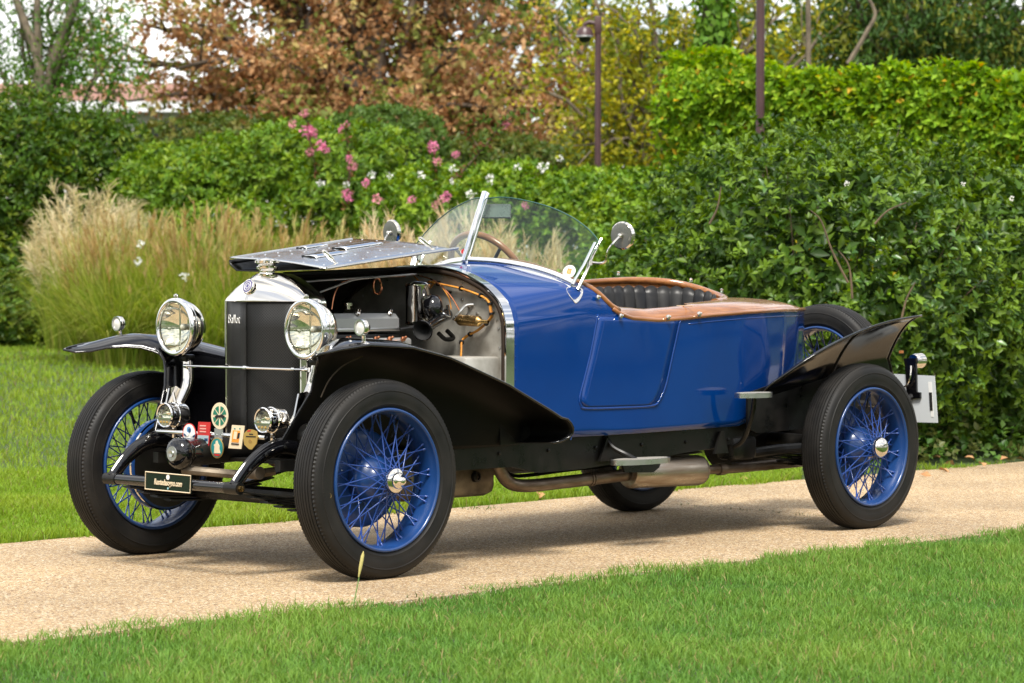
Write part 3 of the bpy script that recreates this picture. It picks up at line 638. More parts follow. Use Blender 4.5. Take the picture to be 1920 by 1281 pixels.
# ------------------------------------------------------------------ ornamental grasses
def arch_blades(P, Ldir, L, wd, droop, seed, seg=6):
    """long arching leaves: returns verts, tris"""
    g = np.random.default_rng(seed); N = len(P); V = []; up = np.array([0, 0, 1.0]); S = np.stack([-Ldir[:, 1], Ldir[:, 0], np.zeros(N)], 1)
    fa = g.uniform(-1.2, 1.2, N)[:, None]; S = norm(S * np.cos(fa) + Ldir * np.sin(fa))
    for j in range(seg + 1):
        t = j / seg; c = P + up * (L * (t - droop * 0.75 * t ** 2.6))[:, None] + Ldir * (L * (0.12 * t + droop * 0.7 * t * t))[:, None]
        ww = (wd * (1 - 0.9 * t ** 2))[:, None]; V += [c - S * ww / 2, c + S * ww / 2]
    Vv = np.stack(V, 1).reshape(-1, 3); b = (np.arange(N) * (2 * seg + 2))[:, None]; T = []
    for j in range(seg): T += [b + [2 * j, 2 * j + 1, 2 * j + 3], b + [2 * j, 2 * j + 3, 2 * j + 2]]
    return Vv, np.concatenate(T), 2 * seg + 2
def orn_grass(label, spots, h, nb, ns, seed, leafc, plumec, plume_len, feather, lean, nstr=16):
    root = empty('ornamental_grass', (spots[0][0], spots[0][1], float(gz(spots[0][0], spots[0][1]))), label, 'ornamental grass')
    g = np.random.default_rng(seed); AV = []; AT = []; AC = []; off = 0; PV = []; PT = []; PC = []; po = 0
    for (x, y, rad, hs, sf) in spots:
        n = int(nb * rad * rad / .25); a = g.uniform(0, 6.28, n); q = np.sqrt(g.uniform(0, 1, n)) * rad * .55
        out = np.stack([np.cos(a), np.sin(a), np.zeros(n)], 1); P = np.stack([x + out[:, 0] * q, y + out[:, 1] * q, np.zeros(n)], 1); P[:, 2] = gz(P[:, 0], P[:, 1])
        out = norm(out + g.normal(0, .5, out.shape) * [1, 1, 0]); L = h * hs * g.uniform(.5, 1.15, n)
        V, T, nv = arch_blades(P, out, L, g.uniform(.005, .011, n), g.uniform(.15, .95, n) * (0.55 + q / rad), seed + len(AV))
        AV.append(V); AT.append(T + off); off += len(V); AC.append(np.repeat(pal(leafc, n, seed + 3), nv, axis=0))
        m_ = max(3, int(ns * sf * rad * rad / .25)); a = g.uniform(0, 6.28, m_); q = np.sqrt(g.uniform(0, 1, m_)) * rad
        out = np.stack([np.cos(a), np.sin(a), np.zeros(m_)], 1); hh = h * hs * g.uniform(.72, 1.05, m_) * (1 - .18 * (q / rad) ** 2)
        b0 = np.stack([x + out[:, 0] * q * .5, y + out[:, 1] * q * .5, np.zeros(m_)], 1); b0[:, 2] = gz(b0[:, 0], b0[:, 1])
        top = b0 + out * (q * lean)[:, None] + np.array([0, 0, 1.0]) * hh[:, None]; ax = norm(top - b0)
        # stems
        V, T, nv = arch_blades(b0, norm(out * [1, 1, 0] + 1e-6), hh * .98, np.full(m_, .004), np.full(m_, .02) + lean * .2 * q / rad, seed + 9, 4)
        AV.append(V); AT.append(T + off); off += len(V); AC.append(np.repeat(pal([(0.30, 0.24, 0.10), (0.22, 0.22, 0.07)], m_, seed + 4), nv, axis=0))
        # plume strands
        tips = V.reshape(m_, nv, 3)[:, -1]; dirs = norm(tips - V.reshape(m_, nv, 3)[:, -4])
        k = nstr; base = np.repeat(tips, k, axis=0) - np.repeat(dirs, k, axis=0) * (plume_len * g.uniform(0, 1, (m_ * k, 1)))
        sd_ = norm(np.repeat(dirs, k, axis=0) * 1.4 + g.normal(0, feather, (m_ * k, 3))); sl = plume_len * g.uniform(.35, .8, (m_ * k, 1))
        e1 = base + sd_ * sl * .6; e2 = base + sd_ * sl - np.array([0, 0, 1.0]) * sl * feather * .35; sw = norm(np.cross(sd_, g.normal(0, 1, sd_.shape))) * .0036
        V = np.stack([base - sw, base + sw, e1 - sw, e1 + sw, e2], 1).reshape(-1, 3); b = (np.arange(m_ * k) * 5)[:, None]
        PV.append(V); PT.append(np.concatenate([b + [0, 1, 3], b + [0, 3, 2], b + [2, 3, 4]]) + po); po += len(V)
        PC.append(np.repeat(np.repeat(pal(plumec, m_, seed + 6), k, axis=0), 5, axis=0))
    o = bulk('blades', np.concatenate(AV), np.concatenate(AT), GRASSM, np.concatenate(AC), root); o['kind'] = 'stuff'
    o = bulk('plumes', np.concatenate(PV), np.concatenate(PT), GRASSM, np.concatenate(PC), root); o['kind'] = 'stuff'
LG = [(0.23, 0.32, 0.035), (0.30, 0.37, 0.05), (0.15, 0.24, 0.025), (0.40, 0.41, 0.10)]
def spot(px, D, rad, hs=1.0, sf=1.0): p = at(px, 600, D); return (p[0], p[1], rad, hs, sf)
orn_grass('ornamental grass with feathery cream plumes beside the dark hedge', [spot(165, 28.2, .46, 1.0), spot(120, 27.7, .34, .80), spot(235, 28.8, .34, .9)], 1.80, 560, 130, 500, LG,
          [(0.62, 0.54, 0.33), (0.70, 0.62, 0.41), (0.54, 0.46, 0.24)], .28, .75, .6, 26)
orn_grass('broad tan ornamental grass clump behind the radiator and headlights', [spot(250, 25.6, .62, .97), spot(390, 25.2, .66, 1.0), spot(520, 25.4, .58, .98), spot(600, 25.8, .40, .92), spot(185, 25.2, .42, .86), spot(320, 24.7, .5, .80, .06), spot(460, 24.5, .5, .76, .06), spot(235, 24.6, .48, .76, .06), spot(560, 24.8, .45, .74, .06), spot(390, 24.3, .45, .62, .0)], 1.50, 1400, 125, 520, LG,
          [(0.46, 0.33, 0.14), (0.54, 0.41, 0.19), (0.40, 0.27, 0.10), (0.50, 0.47, 0.18)], .19, .30, .35, 12)
orn_grass('tan ornamental grass seen through the windscreen glass', [spot(760, 23.6, .45, .95), spot(880, 23.4, .5, 1.0), spot(980, 23.4, .45, .92), spot(690, 23.8, .35, .85)], 1.52, 600, 150, 540, LG,
          [(0.70, 0.58, 0.36), (0.75, 0.64, 0.42), (0.60, 0.46, 0.25)], .26, .40, .4, 18)

# ------------------------------------------------------------------ trees
def limb(P0, P1, r0, r1, sag, g, n=7, wig=.12):
    P0, P1 = Vector(P0), Vector(P1); L = (P1 - P0).length; ps = []
    for i in range(n + 1):
        t = i / n; p = P0.lerp(P1, t); p.z += sag * L * math.sin(t * math.pi)
        if 0 < i < n: p += Vector(g.normal(0, wig * L / n, 3))
        ps.append(p)
    return ps, [r0 + (r1 - r0) * i / n for i in range(n + 1)]
def tree(name, label, base, fork, trunk_r, targets, seed, leafc, nleaf, L, asp, sub=7, subl=.9, clus=.28, m=None, bark=None, w_=None, cat='tree', droop=.0, sag=.08, per=9, cl_k=None):
    g = np.random.default_rng(seed); root = empty(name, (base[0], base[1], float(gz(base[0], base[1]))), label, cat)
    base = Vector((base[0], base[1], float(gz(base[0], base[1])) - .1)); fork = Vector(fork)
    tk = G(); ps, rs = limb(base, fork, trunk_r, trunk_r * .72, 0, g, 6, .05); tk.add(*tube(ps, rs, 10)); br = G(); ends = []
    for tx in targets:
        tx = Vector(tx); st_ = ps[int(g.integers(3, 7))]; lp, lr = limb(st_, tx, trunk_r * .42, .018, sag, g, 8); br.add(*tube(lp, lr, 7))
        for s_ in range(sub):
            i = int(g.integers(2, 9)); a = lp[i]; dv = Vector(g.normal(0, 1, 3)); dv.z = dv.z * .6 + .1; dv.normalize(); e = a + (dv + (tx - st_).normalized() * .5) * subl * g.uniform(.5, 1.3)
            sp_, sr = limb(a, e, lr[i] * .5 + .004, .006, sag * .5, g, 4); br.add(*tube(sp_, sr, 5)); ends += [sp_[2], sp_[3], sp_[4]]
        ends += lp[4:]
    tk.build('trunk', bark or BARK, root, 180); o = br.build('limbs', bark or BARK, root, 180)
    E_ = np.array([tuple(e) for e in ends]); k = g.integers(0, len(E_), nleaf // per); C = E_[k] + g.normal(0, clus, (len(k), 3))
    P = np.repeat(C, per, axis=0) + g.normal(0, clus * .33, (len(C) * per, 3)); D = norm(g.normal(0, 1, P.shape) + [0, 0, -droop]); Q = norm(g.normal(0, .7, P.shape) + [0, 0, 1])
    LL = L * g.uniform(.6, 1.2, len(P)); V, T, nv = leaf_mesh(P, D, Q, LL, LL * asp)
    cc = np.repeat(pal(leafc, len(C), seed + 2, w_), per, axis=0) * g.uniform(.75, 1.25, (len(P), 1))
    o = bulk('crown', V, T, m or LEAFS, np.repeat(cc, nv, axis=0), root); o['kind'] = 'stuff'
    return root
def T_(D0, *pts): return [at(x, y, D0 + dz) for x, y, dz in pts]
# brown leaved tree
tree('brown_leaved_tree', 'large tree with browning orange leaves and dark trunk behind the shrubs', at(715, 500, 40), at(705, 170, 40), .30,
     T_(40, (250, 40, -1), (330, 130, -1.5), (240, 190, -1.2), (420, 60, 1), (450, 200, -1.5), (520, -40, 0), (560, 130, -1.5), (620, 40, 1), (700, -80, 0), (780, 10, 1), (850, 100, -1), (900, 200, -1.5), (960, 60, .5), (1020, 160, -.5), (760, 220, -2),
        (640, 215, -2), (330, -60, 0), (1000, 260, -1), (870, -50, 1), (430, -120, 0), (620, -160, 0), (820, -160, 0), (180, 110, -.5), (1080, 90, 0), (340, 220, -1), (1100, 220, 0), (540, 220, -1.5),
        (300, -260, 1), (450, -330, 1), (600, -420, 1), (750, -480, 1), (880, -400, 1), (1000, -250, 1), (520, -560, 2), (700, -650, 2), (860, -600, 2), (350, -420, 2), (1050, -420, 2), (1000, -80, 1), (700, -300, 0)), 600,
     [(0.38, 0.215, 0.10), (0.50, 0.31, 0.15), (0.28, 0.155, 0.07), (0.20, 0.24, 0.055), (0.40, 0.33, 0.12)], 45000, .12, .62, sub=8, subl=.62, clus=.22, w_=(.28, .24, .16, .18, .14))
# pale trunked green tree
tree('slender_green_tree', 'slender many stemmed tree with light green leaves above the dark hedge', at(85, 500, 36), at(90, 190, 36), .09,
     T_(36, (40, 30, 0), (20, 140, -.4), (140, 10, 0), (190, 120, -.3), (60, -60, 0), (150, -50, .3), (-40, 60, 0), (230, 100, 0), (120, 90, -.4), (-120, 40, 0), (100, -120, 0), (0, -120, 0)), 620,
     [(0.10, 0.23, 0.03), (0.14, 0.27, 0.035), (0.07, 0.17, 0.025)], 9000, .095, .36, sub=6, subl=.5, clus=.2, bark=PALEBARK, droop=.3, sag=.02)
g_ = G()
for q in ([(85, 260), (95, 130), (150, -20), (165, -90)], [(82, 260), (72, 120), (30, 0), (10, -80)], [(70, 260), (72, 100), (68, -40)]):
    P = spline([at(x, y, 35.8) for x, y in q], 6); g_.add(*tube(P, np.linspace(.075, .035, len(P)), 8))
mk('limbs', g_.V, g_.F, PALEBARK, bpy.data.objects['slender_green_tree'], 180)
# yellowing shrub tree
tree('yellow_leaved_tree', 'loose tree with pale bare branches and yellow green leaves between the lamp posts', at(1275, 500, 33), at(1250, 285, 33), .12,
     T_(33, (1060, 110, 0), (1040, 40, .5), (1110, -20, 0), (1180, 20, -.5), (1100, 200, -.5), (1060, 250, -.3), (1160, 160, -.6), (1230, 60, 0), (1290, 20, 0), (1210, -60, 0), (1420, 40, 0), (1470, 20, .5), (1500, 90, .5), (1540, 60, .5), (1380, -40, 0), (1020, 170, 0), (1150, 260, -.6)), 640,
     [(0.38, 0.36, 0.025), (0.28, 0.31, 0.03), (0.18, 0.24, 0.03), (0.42, 0.38, 0.03)], 9000, .085, .6, sub=7, subl=.5, clus=.2, bark=PALEBARK, sag=.03)
# dark leafed tree above the clipped hedge
tree('drooping_dark_tree', 'dark green tree with drooping leaves rising beyond the clipped hedge', at(1740, 500, 34), at(1700, 130, 34), .20,
     T_(34, (1560, 20, 0), (1620, 60, -.5), (1700, 0, -.5), (1780, 50, -.5), (1850, 20, 0), (1900, 70, 0), (1960, 0, 0), (1660, -60, 0), (1820, -70, 0), (1600, -40, 0), (2040, 60, 0), (1740, 80, -.6), (1580, 90, 0), (1930, -80, 0), (1600, -250, 0), (1750, -330, 0), (1900, -260, 0), (1700, -480, 0), (1850, -500, 0)), 660,
     [(0.055, 0.12, 0.025), (0.075, 0.15, 0.03), (0.04, 0.09, 0.02), (0.20, 0.22, 0.03)], 22000, .12, .32, sub=8, subl=.55, clus=.24, m=LEAF, droop=.9)
# ivy clad trunk and a bare pale trunk
def ivy():
    b = at(1340, 110, 28.5); root = empty('ivy_clad_trunk', (b[0], b[1], float(gz(b[0], b[1]))), 'upright trunk wrapped in bright green ivy above the clipped hedge', 'tree')
    V, F = tube([(b[0], b[1], gz(b[0], b[1]) - .1), (b[0], b[1], 2.6), (b[0], b[1] + .05, 5.2)], [.13, .12, .10], 10); mk('trunk', V, F, BARK, root)
    g = np.random.default_rng(700); n = 2600; a = g.uniform(0, 6.28, n); z = g.uniform(.4, 5.3, n); r_ = g.uniform(.12, .24, n) * (1 + .15 * np.sin(z * 3))
    P = np.stack([b[0] + np.cos(a) * r_, b[1] + np.sin(a) * r_, z], 1); rad = np.stack([np.cos(a), np.sin(a), np.zeros(n)], 1)
    V, T, nv = leaf_mesh(P, norm(rad * .3 + [0, 0, -.8] + g.normal(0, .4, P.shape)), norm(rad + [0, 0, .4] + g.normal(0, .3, P.shape)), np.full(n, .085), np.full(n, .075))
    o = bulk('ivy', V, T, LEAFS, np.repeat(pal([(0.12, 0.25, 0.025), (0.09, 0.2, 0.02), (0.15, 0.28, 0.03)], n, 701), nv, axis=0), root); o['kind'] = 'stuff'
ivy()
b = at(1517, 110, 29); root = empty('bare_trunk', (b[0], b[1], float(gz(b[0], b[1]))), 'thin bare pale trunk rising behind the clipped hedge', 'tree')
V, F = tube([(b[0], b[1], gz(b[0], b[1]) - .1), (b[0], b[1], 2.5), (b[0] - .03, b[1], 5.0)], [.035, .03, .026], 8); mk('trunk', V, F, PALEBARK, root)
P = spline([at(1590, 120, 29.5), at(1625, 60, 29.5), at(1640, 20, 29.5), at(1600, -40, 29.5)], 5); V, F = tube(P, np.linspace(.03, .015, len(P)), 6); mk('limb', V, F, PALEBARK, root)

# ------------------------------------------------------------------ lamp posts
def post(px, D, r, ztop, name, label):
    b = at(px, 300, D); root = empty(name, (b[0], b[1], float(gz(b[0], b[1]))), label, 'post'); z0 = float(gz(b[0], b[1]))
    V, F = lathe([(0, r * 1.7), (.25, r * 1.6), (.27, r), (ztop - z0, r * .92), (ztop - z0 + .01, 0.001)], (b[0], b[1], z0 - .02), (0, 0, 1), 20); mk('pole', V, F, MAROON, root)
    return root, b
root, b = post(1121, 30, .037, float(at(1121, 36, 30)[2]), 'camera_post', 'maroon post carrying a dome security camera on a short arm')
rv = Vector(_r); bb = Vector((b[0], b[1], 0)); zt = float(at(1121, 36, 30)[2])
V, F = box((b[0], b[1], zt - .07), (.075, .075, .2), .8, .008); mk('pole_cap', V, F, MAROON, root)
ar = [bb - rv * .03 + Vector((0, 0, zt - .05)), bb - rv * .10 + Vector((0, 0, zt - .035)), bb - rv * .145 + Vector((0, 0, zt - .06)), bb - rv * .145 + Vector((0, 0, zt - .10))]
V, F = tube(ar, .026, 10); mk('arm', V, F, MAROON, root)
c = bb - rv * .145; dm = mk('camera_housing', *lathe([(0, .05), (-.04, .085), (-.10, .095), (-.105, .07), (-.105, .001)], (c.x, c.y, zt - .09), (0, 0, 1), 24), MAROON, root)
SMOKE = mat('smoked_dome', (0.01, 0.01, 0.012), 0.08, 0, .5)
mk('trim_ring', *lathe([(-.098, .097), (-.108, .099), (-.114, .09), (-.108, .07)], (c.x, c.y, zt - .09), (0, 0, 1), 24), ALU, dm)
mk('dome', *lathe([(-.11, .07), (-.14, .066), (-.165, .045), (-.177, .001)], (c.x, c.y, zt - .09), (0, 0, 1), 24), SMOKE, dm)
root2, b2 = post(1425, 22.5, .037, 4.6, 'tall_post', 'tall plain maroon post rising out of the evergreen shrub')
V, F = box((b2[0], b2[1], 4.62), (.09, .09, .06), .8, .01); mk('cap', V, F, MAROON, root2)

# ------------------------------------------------------------------ house beyond the trees
def house():
    c = at(330, 240, 58); z0 = float(gz(c[0], c[1])); R_ = np.array([_r[0], _r[1], 0]); R_ /= np.linalg.norm(R_); B_ = np.array([-R_[1], R_[0], 0])
    root = empty('distant_house', (c[0], c[1], z0), 'pale house with a reddish tiled roof glimpsed through the brown tree', 'house')
    def q(u, v, z): return Vector(c) * Vector((1, 1, 0)) + Vector(R_) * u + Vector(B_) * v + Vector((0, 0, z))
    WALL = mat('house_render', (0.62, 0.60, 0.56), 0.85, col2=(0.54, 0.52, 0.48), scale=2); TILE = mat('clay_tiles', (0.30, 0.15, 0.11), 0.85, col2=(0.22, 0.12, 0.09), scale=6, bump=.5, bscale=20, dist=.02); FAS = mat('fascia_white', (0.74, 0.75, 0.77), .5)
    eav = float(at(330, 192, 58)[2])
    V, F = prism([q(-4.6, 0, z0 - .3), q(4.4, 0, z0 - .3), q(4.4, 0, eav), q(-4.6, 0, eav)], Vector(B_) * 6); mk('wall', V, F, WALL, root, 0)
    rg = eav + .62
    rf = mk('roof', [q(-5.1, -.5, eav - .05), q(4.9, -.5, eav - .05), q(4.9, 3, rg), q(-5.1, 3, rg), q(4.9, 6.5, eav - .05), q(-5.1, 6.5, eav - .05), q(-5.1, -.5, eav - .2), q(4.9, -.5, eav - .2), q(4.9, 6.5, eav - .2), q(-5.1, 6.5, eav - .2)],
            [(0, 1, 2, 3), (3, 2, 4, 5), (0, 6, 7, 1), (5, 4, 8, 9), (6, 9, 8, 7), (0, 3, 5, 9, 6), (1, 7, 8, 4, 2)], TILE, root, 0)
    V, F = prism([q(-5.12, -.53, eav - .24), q(4.92, -.53, eav - .24), q(4.92, -.53, eav - .02), q(-5.12, -.53, eav - .02)], Vector(B_) * -.06); mk('fascia', V, F, FAS, rf, 0)
    V, F = box(q(1.5, 2.2, rg + .2), (.6, .5, 1.2), .8); mk('chimney', V, F, WALL, rf, 0)
    WIN = mat('house_window', (0.02, 0.025, 0.03), .12)
    for u in (-3.2, -.8, 1.6):
        V, F = prism([q(u, -.03, eav - 1.5), q(u + 1.0, -.03, eav - 1.5), q(u + 1.0, -.03, eav - .45), q(u, -.03, eav - .45)], Vector(B_) * .03); wn = mk('window', V, F, WIN, root, 0)
        V, F = box(q(u + .5, -.06, eav - 1.55), (1.2, .1, .08), math.atan2(R_[1], R_[0])); mk('sill', V, F, FAS, wn, 0)
    # garage gable with dark opening
    c2 = at(395, 205, 54)
    gr = empty('distant_outbuilding', (c2[0], c2[1], z0), 'small white outbuilding with a grey roof and dark opening behind the brown leaves', 'outbuilding')
    def s(u, v, z): return Vector(c2) * Vector((1, 1, 0)) + Vector(R_) * u + Vector(B_) * v + Vector((0, 0, z))
    e2 = float(at(395, 172, 54)[2]); GRY = mat('grey_roof_sheet', (0.42, 0.44, 0.47), .5)
    V, F = prism([s(-.35, 0, z0 - .3), s(.75, 0, z0 - .3), s(.75, 0, e2), s(-.35, 0, e2)], Vector(B_) * 2); mk('wall', V, F, FAS, gr, 0)
    V, F = prism([s(-.55, -.2, e2 + .22), s(1.0, -.2, e2), s(1.0, -.2, e2 - .06), s(-.55, -.2, e2 + .1)], Vector(B_) * 2.4); mk('roof', V, F, GRY, gr, 0)
    V, F = prism([s(0.05, -.02, e2 - .55), s(.45, -.02, e2 - .55), s(.45, -.02, e2 - .2), s(.05, -.02, e2 - .2)], Vector(B_) * .02); mk('opening', V, F, DARK, gr, 0)
house()

# ------------------------------------------------------------------ woods all round the garden
def treeline(arcs, seed, label):
    g = np.random.default_rng(seed); Ps = []
    for (cx, cy, rx, ry, h, n) in arcs:
        d_ = norm(g.normal(0, 1, (n, 3))); d_[:, 2] = np.abs(d_[:, 2]); q = np.array([cx, cy, h * .45]) + d_ * np.array([rx, ry, h * .55]) * (g.uniform(.75, 1.05, (n, 1)) + .12 * wob(d_ * 3, 2, seed + int(cx * 7) % 97)[:, None])
        low = g.uniform(0, 1, n) < .3; q[low, 2] *= g.uniform(.05, 1, low.sum()); Ps.append(q)
    P = np.concatenate(Ps); n = len(P); D = norm(g.normal(0, 1, P.shape)); V, T, nv = leaf_mesh(P, D, norm(g.normal(0, .6, P.shape) + [0, 0, 1]), np.full(n, .5), np.full(n, .34))
    return tag(bulk('treeline', V, T, LEAFS, np.repeat(pal([(0.05, 0.11, 0.025), (0.07, 0.14, 0.03), (0.035, 0.085, 0.02), (0.10, 0.15, 0.03)], n, seed), nv, axis=0)), label, 'trees', kind='stuff')
arcs = []
for i in range(16):                       # behind the photographer, round to both sides
    a = math.radians(160 + i * 14); R_ = 30 + 4 * math.sin(i * 2.1); arcs.append((-2 + R_ * math.cos(a), -2 + R_ * math.sin(a), 4.2, 4.2, 6.5 + 1.6 * math.sin(i * 1.7), 1500))
treeline(arcs, 800, 'leafy trees bordering the garden behind the photographer')
arcs = []
for i in range(9):
    p = at(-200 + i * 300, 300, 75); arcs.append((p[0], p[1], 4, 4, (5.2 if i < 4 else 9.0) + .8 * math.sin(i * 2.3), 1100 if i < 4 else 1800))
treeline(arcs, 820, 'far off leafy trees closing the view beyond the house')

# leaf litter and low plants at the foot of the shrub
g = np.random.default_rng(900)
def litter():
    pts = [PZp(x, y, 0.0) for x, y in [(1700, 870), (1745, 862), (1760, 884), (1790, 875), (1830, 868), (1875, 865), (1385, 902), (1012, 938), (1905, 862), (1845, 879), (1690, 905), (1725, 893)]]
    DL = mat('dry_leaf', (0.30, 0.13, 0.05), .8, col2=(0.42, 0.24, 0.10), scale=30)
    v, t_, n_ = leaf_mesh(np.zeros((1, 3)), np.array([[0, 1.0, 0]]), np.array([[0, 0, 1.0]]), np.array([.075]), np.array([.05]), fold=.35, six=True)
    me = bpy.data.meshes.new('dry_leaf'); me.from_pydata([tuple(map(float, a)) for a in v], [], [tuple(map(int, a)) for a in t_]); me.materials.append(DL)
    for i, p in enumerate(pts):
        o = bpy.data.objects.new('fallen_leaf', me); COL.objects.link(o); o.location = (p[0], p[1], .012 if p[1] < 1.37 else float(gz(p[0], p[1])) + .03); o.rotation_euler = (g.normal(0, .3), g.normal(0, .3), g.uniform(0, 6.3)); o.scale = (1, 1, 1)
        tag(o, 'curled brown fallen leaf lying on the path' if p[1] < 1.37 else 'curled brown fallen leaf among the low plants under the evergreen shrub', 'leaf', 'fallen leaves by the path')
litter()
bush('ground_ivy', 'low green ground cover plants between the path and the evergreen shrub', 'ground cover', [((7.4, 1.95, .02), (1.3, .42, .16)), ((9.3, 1.9, .02), (1.6, .45, .15)), ((11.5, 1.9, .02), (1.6, .5, .2)), ((8.4, 2.2, .1), (1.4, .4, .22))], 2600, .055, .7, [(0.05, 0.12, 0.02), (0.09, 0.17, 0.03), (0.12, 0.14, 0.04)], 920, k=4, shell=(.3, 1.05), lump=.25, ls=5, stem=False)
PAV = mat('grey_stone_paving', (0.36, 0.33, 0.30), .85, col2=(0.26, 0.24, 0.22), scale=8, bump=.3)
pv = empty('side_paving', (13.0, 2.6, 0)); tag(pv, kind='structure')
for i in range(5):
    for j in range(3):
        V, F = box((12.1 + i * .52, 2.0 + j * .52, .0), (.5, .5, .07), 0, .008); mk('paving_stone', V, F, PAV, pv, 30)
# ================================================================== the car
# x runs from the nose (front axle at 0) to the tail, y = 0 is the centre line, near side is -y
WB, TR, RT, RF = 2.863, 1.30, 0.358, 0.2565
car = empty('vintage_car', (1.43, 0, 0), 'blue open vintage car with black wings and raised aluminium bonnet parked on the path', 'car')
def hw(x):   # half width of the body in plan
    return float(np.interp(x, [.86, 1.2, 1.6, 2.0, 2.25, 2.45, 2.65, 2.85, 3.05, 3.2, 3.27], [.482, .497, .508, .505, .488, .455, .395, .31, .185, .075, .012]))
_SA = [(.482, .45), (.482, .66), (.482, .87), (.474, .918), (.462, .952), (.443, .980), (.419, 1.002), (.380, 1.030), (.333, 1.054), (.231, 1.091), (.110, 1.112), (0, 1.117)]
_SB = [(.497, .45), (.497, .70), (.497, .90), (.495, .942), (.490, .978), (.482, 1.005), (.470, 1.026), (.445, 1.044), (.400, 1.061), (.299, 1.088), (.147, 1.126), (0, 1.140)]
def _dense(T): return [(p.x, p.y) for p in spline([Vector((y, z, 0)) for y, z in T], 5)]
_DA, _DB = _dense(_SA), _dense(_SB)
def half_sec(x):
    t = max(0.0, (x - .86) / .37); t = min(t, 1.0); k = hw(x) / (.482 + (.497 - .482) * t)
    return [((a[0] * (1 - t) + b[0] * t) * k, a[1] * (1 - t) + b[1] * t) for a, b in zip(_DA, _DB)]
def sec(x, z, h=None):
    """half width of the arched section at height z"""
    S = half_sec(min(x, 1.5)); k = 1.0 if h is None else h / hw(min(x, 1.5)); return float(np.interp(z, [p[1] for p in S], [p[0] for p in S])) * k
def arch(x, zb=.45, n=26, inset=0.0):
    """points of the arch from far side foot over the top to near side foot"""
    pts = [(max(0.0, y - inset), z - inset * max(0, min(1, (z - .8) / .3))) for y, z in half_sec(x) if z >= zb - 1e-6]
    L = [(x, y, z) for y, z in pts]; return L + [(x, -y, z) for _, y, z in L[::-1][1:]]
def smoothsheet(name, rows, th, m, parent=car, **k): return sheet(name, rows, th, m, parent, **k)

# ---- scuttle with its polished hoop and bulkhead
ho = arch(.862, .45, 30); P = [(p[0], p[1] * 1.0, p[2]) for p in ho]
rows = []
for dx, off in ((-.032, -.001), (-.030, .0055), (.012, .0060), (.014, .001)):
    rows.append([(p[0] + dx, p[1] + (off if p[1] > .01 else -off if p[1] < -.01 else 0), p[2] + off * max(0, (p[2] - .8) / .3)) for p in ho if p[2] > .51])
hoop = smoothsheet('scuttle_hoop', rows, .002, CHROME)
fw_out = arch(.85, .45, 30, .012); mk('bulkhead', *prism([(.852, p[1], p[2]) for p in fw_out], (.010, 0, 0)), ALUDULL, car, 30)
# rubber and rivet strip just inside the hoop
V, F = tube([(.838, p[1] * .972, p[2] - .012 * max(0, (p[2] - .8) / .3)) for p in ho if p[2] > .51], .012, 6, ell=(1, .8)); hs = mk('hood_seal', V, F, mat('brown_webbing', (0.035, 0.024, 0.017), .8, spec=.2), car, 180)
for p in ho[6:-6:5]:
    V, F = lathe([(0, .0055), (-.003, .0045), (-.0045, .0001)], (.851, p[1] * .90, p[2] - .035), (1, 0, 0), 8); mk('rivet', V, F, ALU, car)
for i in range(9):
    V, F = lathe([(0, .004), (-.002, .003), (-.003, .0001)], (.883, -hw(.883) - .003, .50 + i * .045), (0, 1, 0), 8); mk('rivet', V, F, BLUE, car)

# ---- body sides and pointed tail
zrim_pts = ([1.30, 1.346, 1.41, 1.47, 1.53, 1.69, 1.85, 2.02, 2.27, 2.6, 3.0, 3.27], [1.060, 1.020, .965, .936, .921, .911, .918, .929, .940, .947, .946, .944])
def zrim(x): return float(np.interp(x, *zrim_pts)) - .012
def zbot(x): return float(np.interp(x, [1.35, 2.25, 2.45, 3.27], [.45, .456, .50, .62]))
# scuttle and both sides are one skin: the side columns carry on from the scuttle's own points
_xs = list(np.linspace(.865, 1.30, 12)); _A = [arch(x) for x in _xs]; _half = len(half_sec(1.0)); _last = half_sec(1.30)
_k = max(i for i, p in enumerate(_last) if p[1] <= 1.050); _tt = [(_last[i][1] - .45) / (_last[_k][1] - .45) for i in range(_k + 1)]
zrim_pts[1][0] = _last[_k][1] + .012
def side_cols(s, xs):
    rows = []
    for x in xs:
        a, b = zbot(x), zrim(x); r = []
        for t in _tt:
            z = a + (b - a) * t; tuck = .018 * (1 - t) ** 2 * min(1, hw(x) / .3) * max(0, min(1, (x - 1.6) / .5))
            r.append((x, s * ((sec(x, z, hw(x)) if x < 1.6 else hw(x)) - tuck), z))
        rows.append(r)
    return rows
_g = G(); _g.add(*grid(_A))
for s in (1, -1): _g.add(*grid(side_cols(s, [1.30] + list(np.linspace(1.33, 3.27, 64)))))
_bm = bmesh.new(); _vv = [_bm.verts.new(v) for v in _g.V]
for f in _g.F:
    try: _bm.faces.new([_vv[i] for i in f])
    except ValueError: pass
bmesh.ops.remove_doubles(_bm, verts=_bm.verts, dist=.0012); bmesh.ops.recalc_face_normals(_bm, faces=_bm.faces)
_bm.verts.index_update(); _bm.verts.ensure_lookup_table(); _V = [v.co.copy() for v in _bm.verts]; _F = [[v.index for v in f.verts] for f in _bm.faces]; _bm.free()
body = mk('body', _V, _F, BLUE, car, 50); _md = body.modifiers.new('thick', 'SOLIDIFY'); _md.thickness = .006; _md.offset = 0
# floor pan so nothing shows through
rows = [[(x, -hw(x) * .96, zbot(x) + .012), (x, hw(x) * .96, zbot(x) + .012)] for x in np.linspace(.87, 3.26, 30)]
smoothsheet('floor_pan', rows, .006, SATIN)

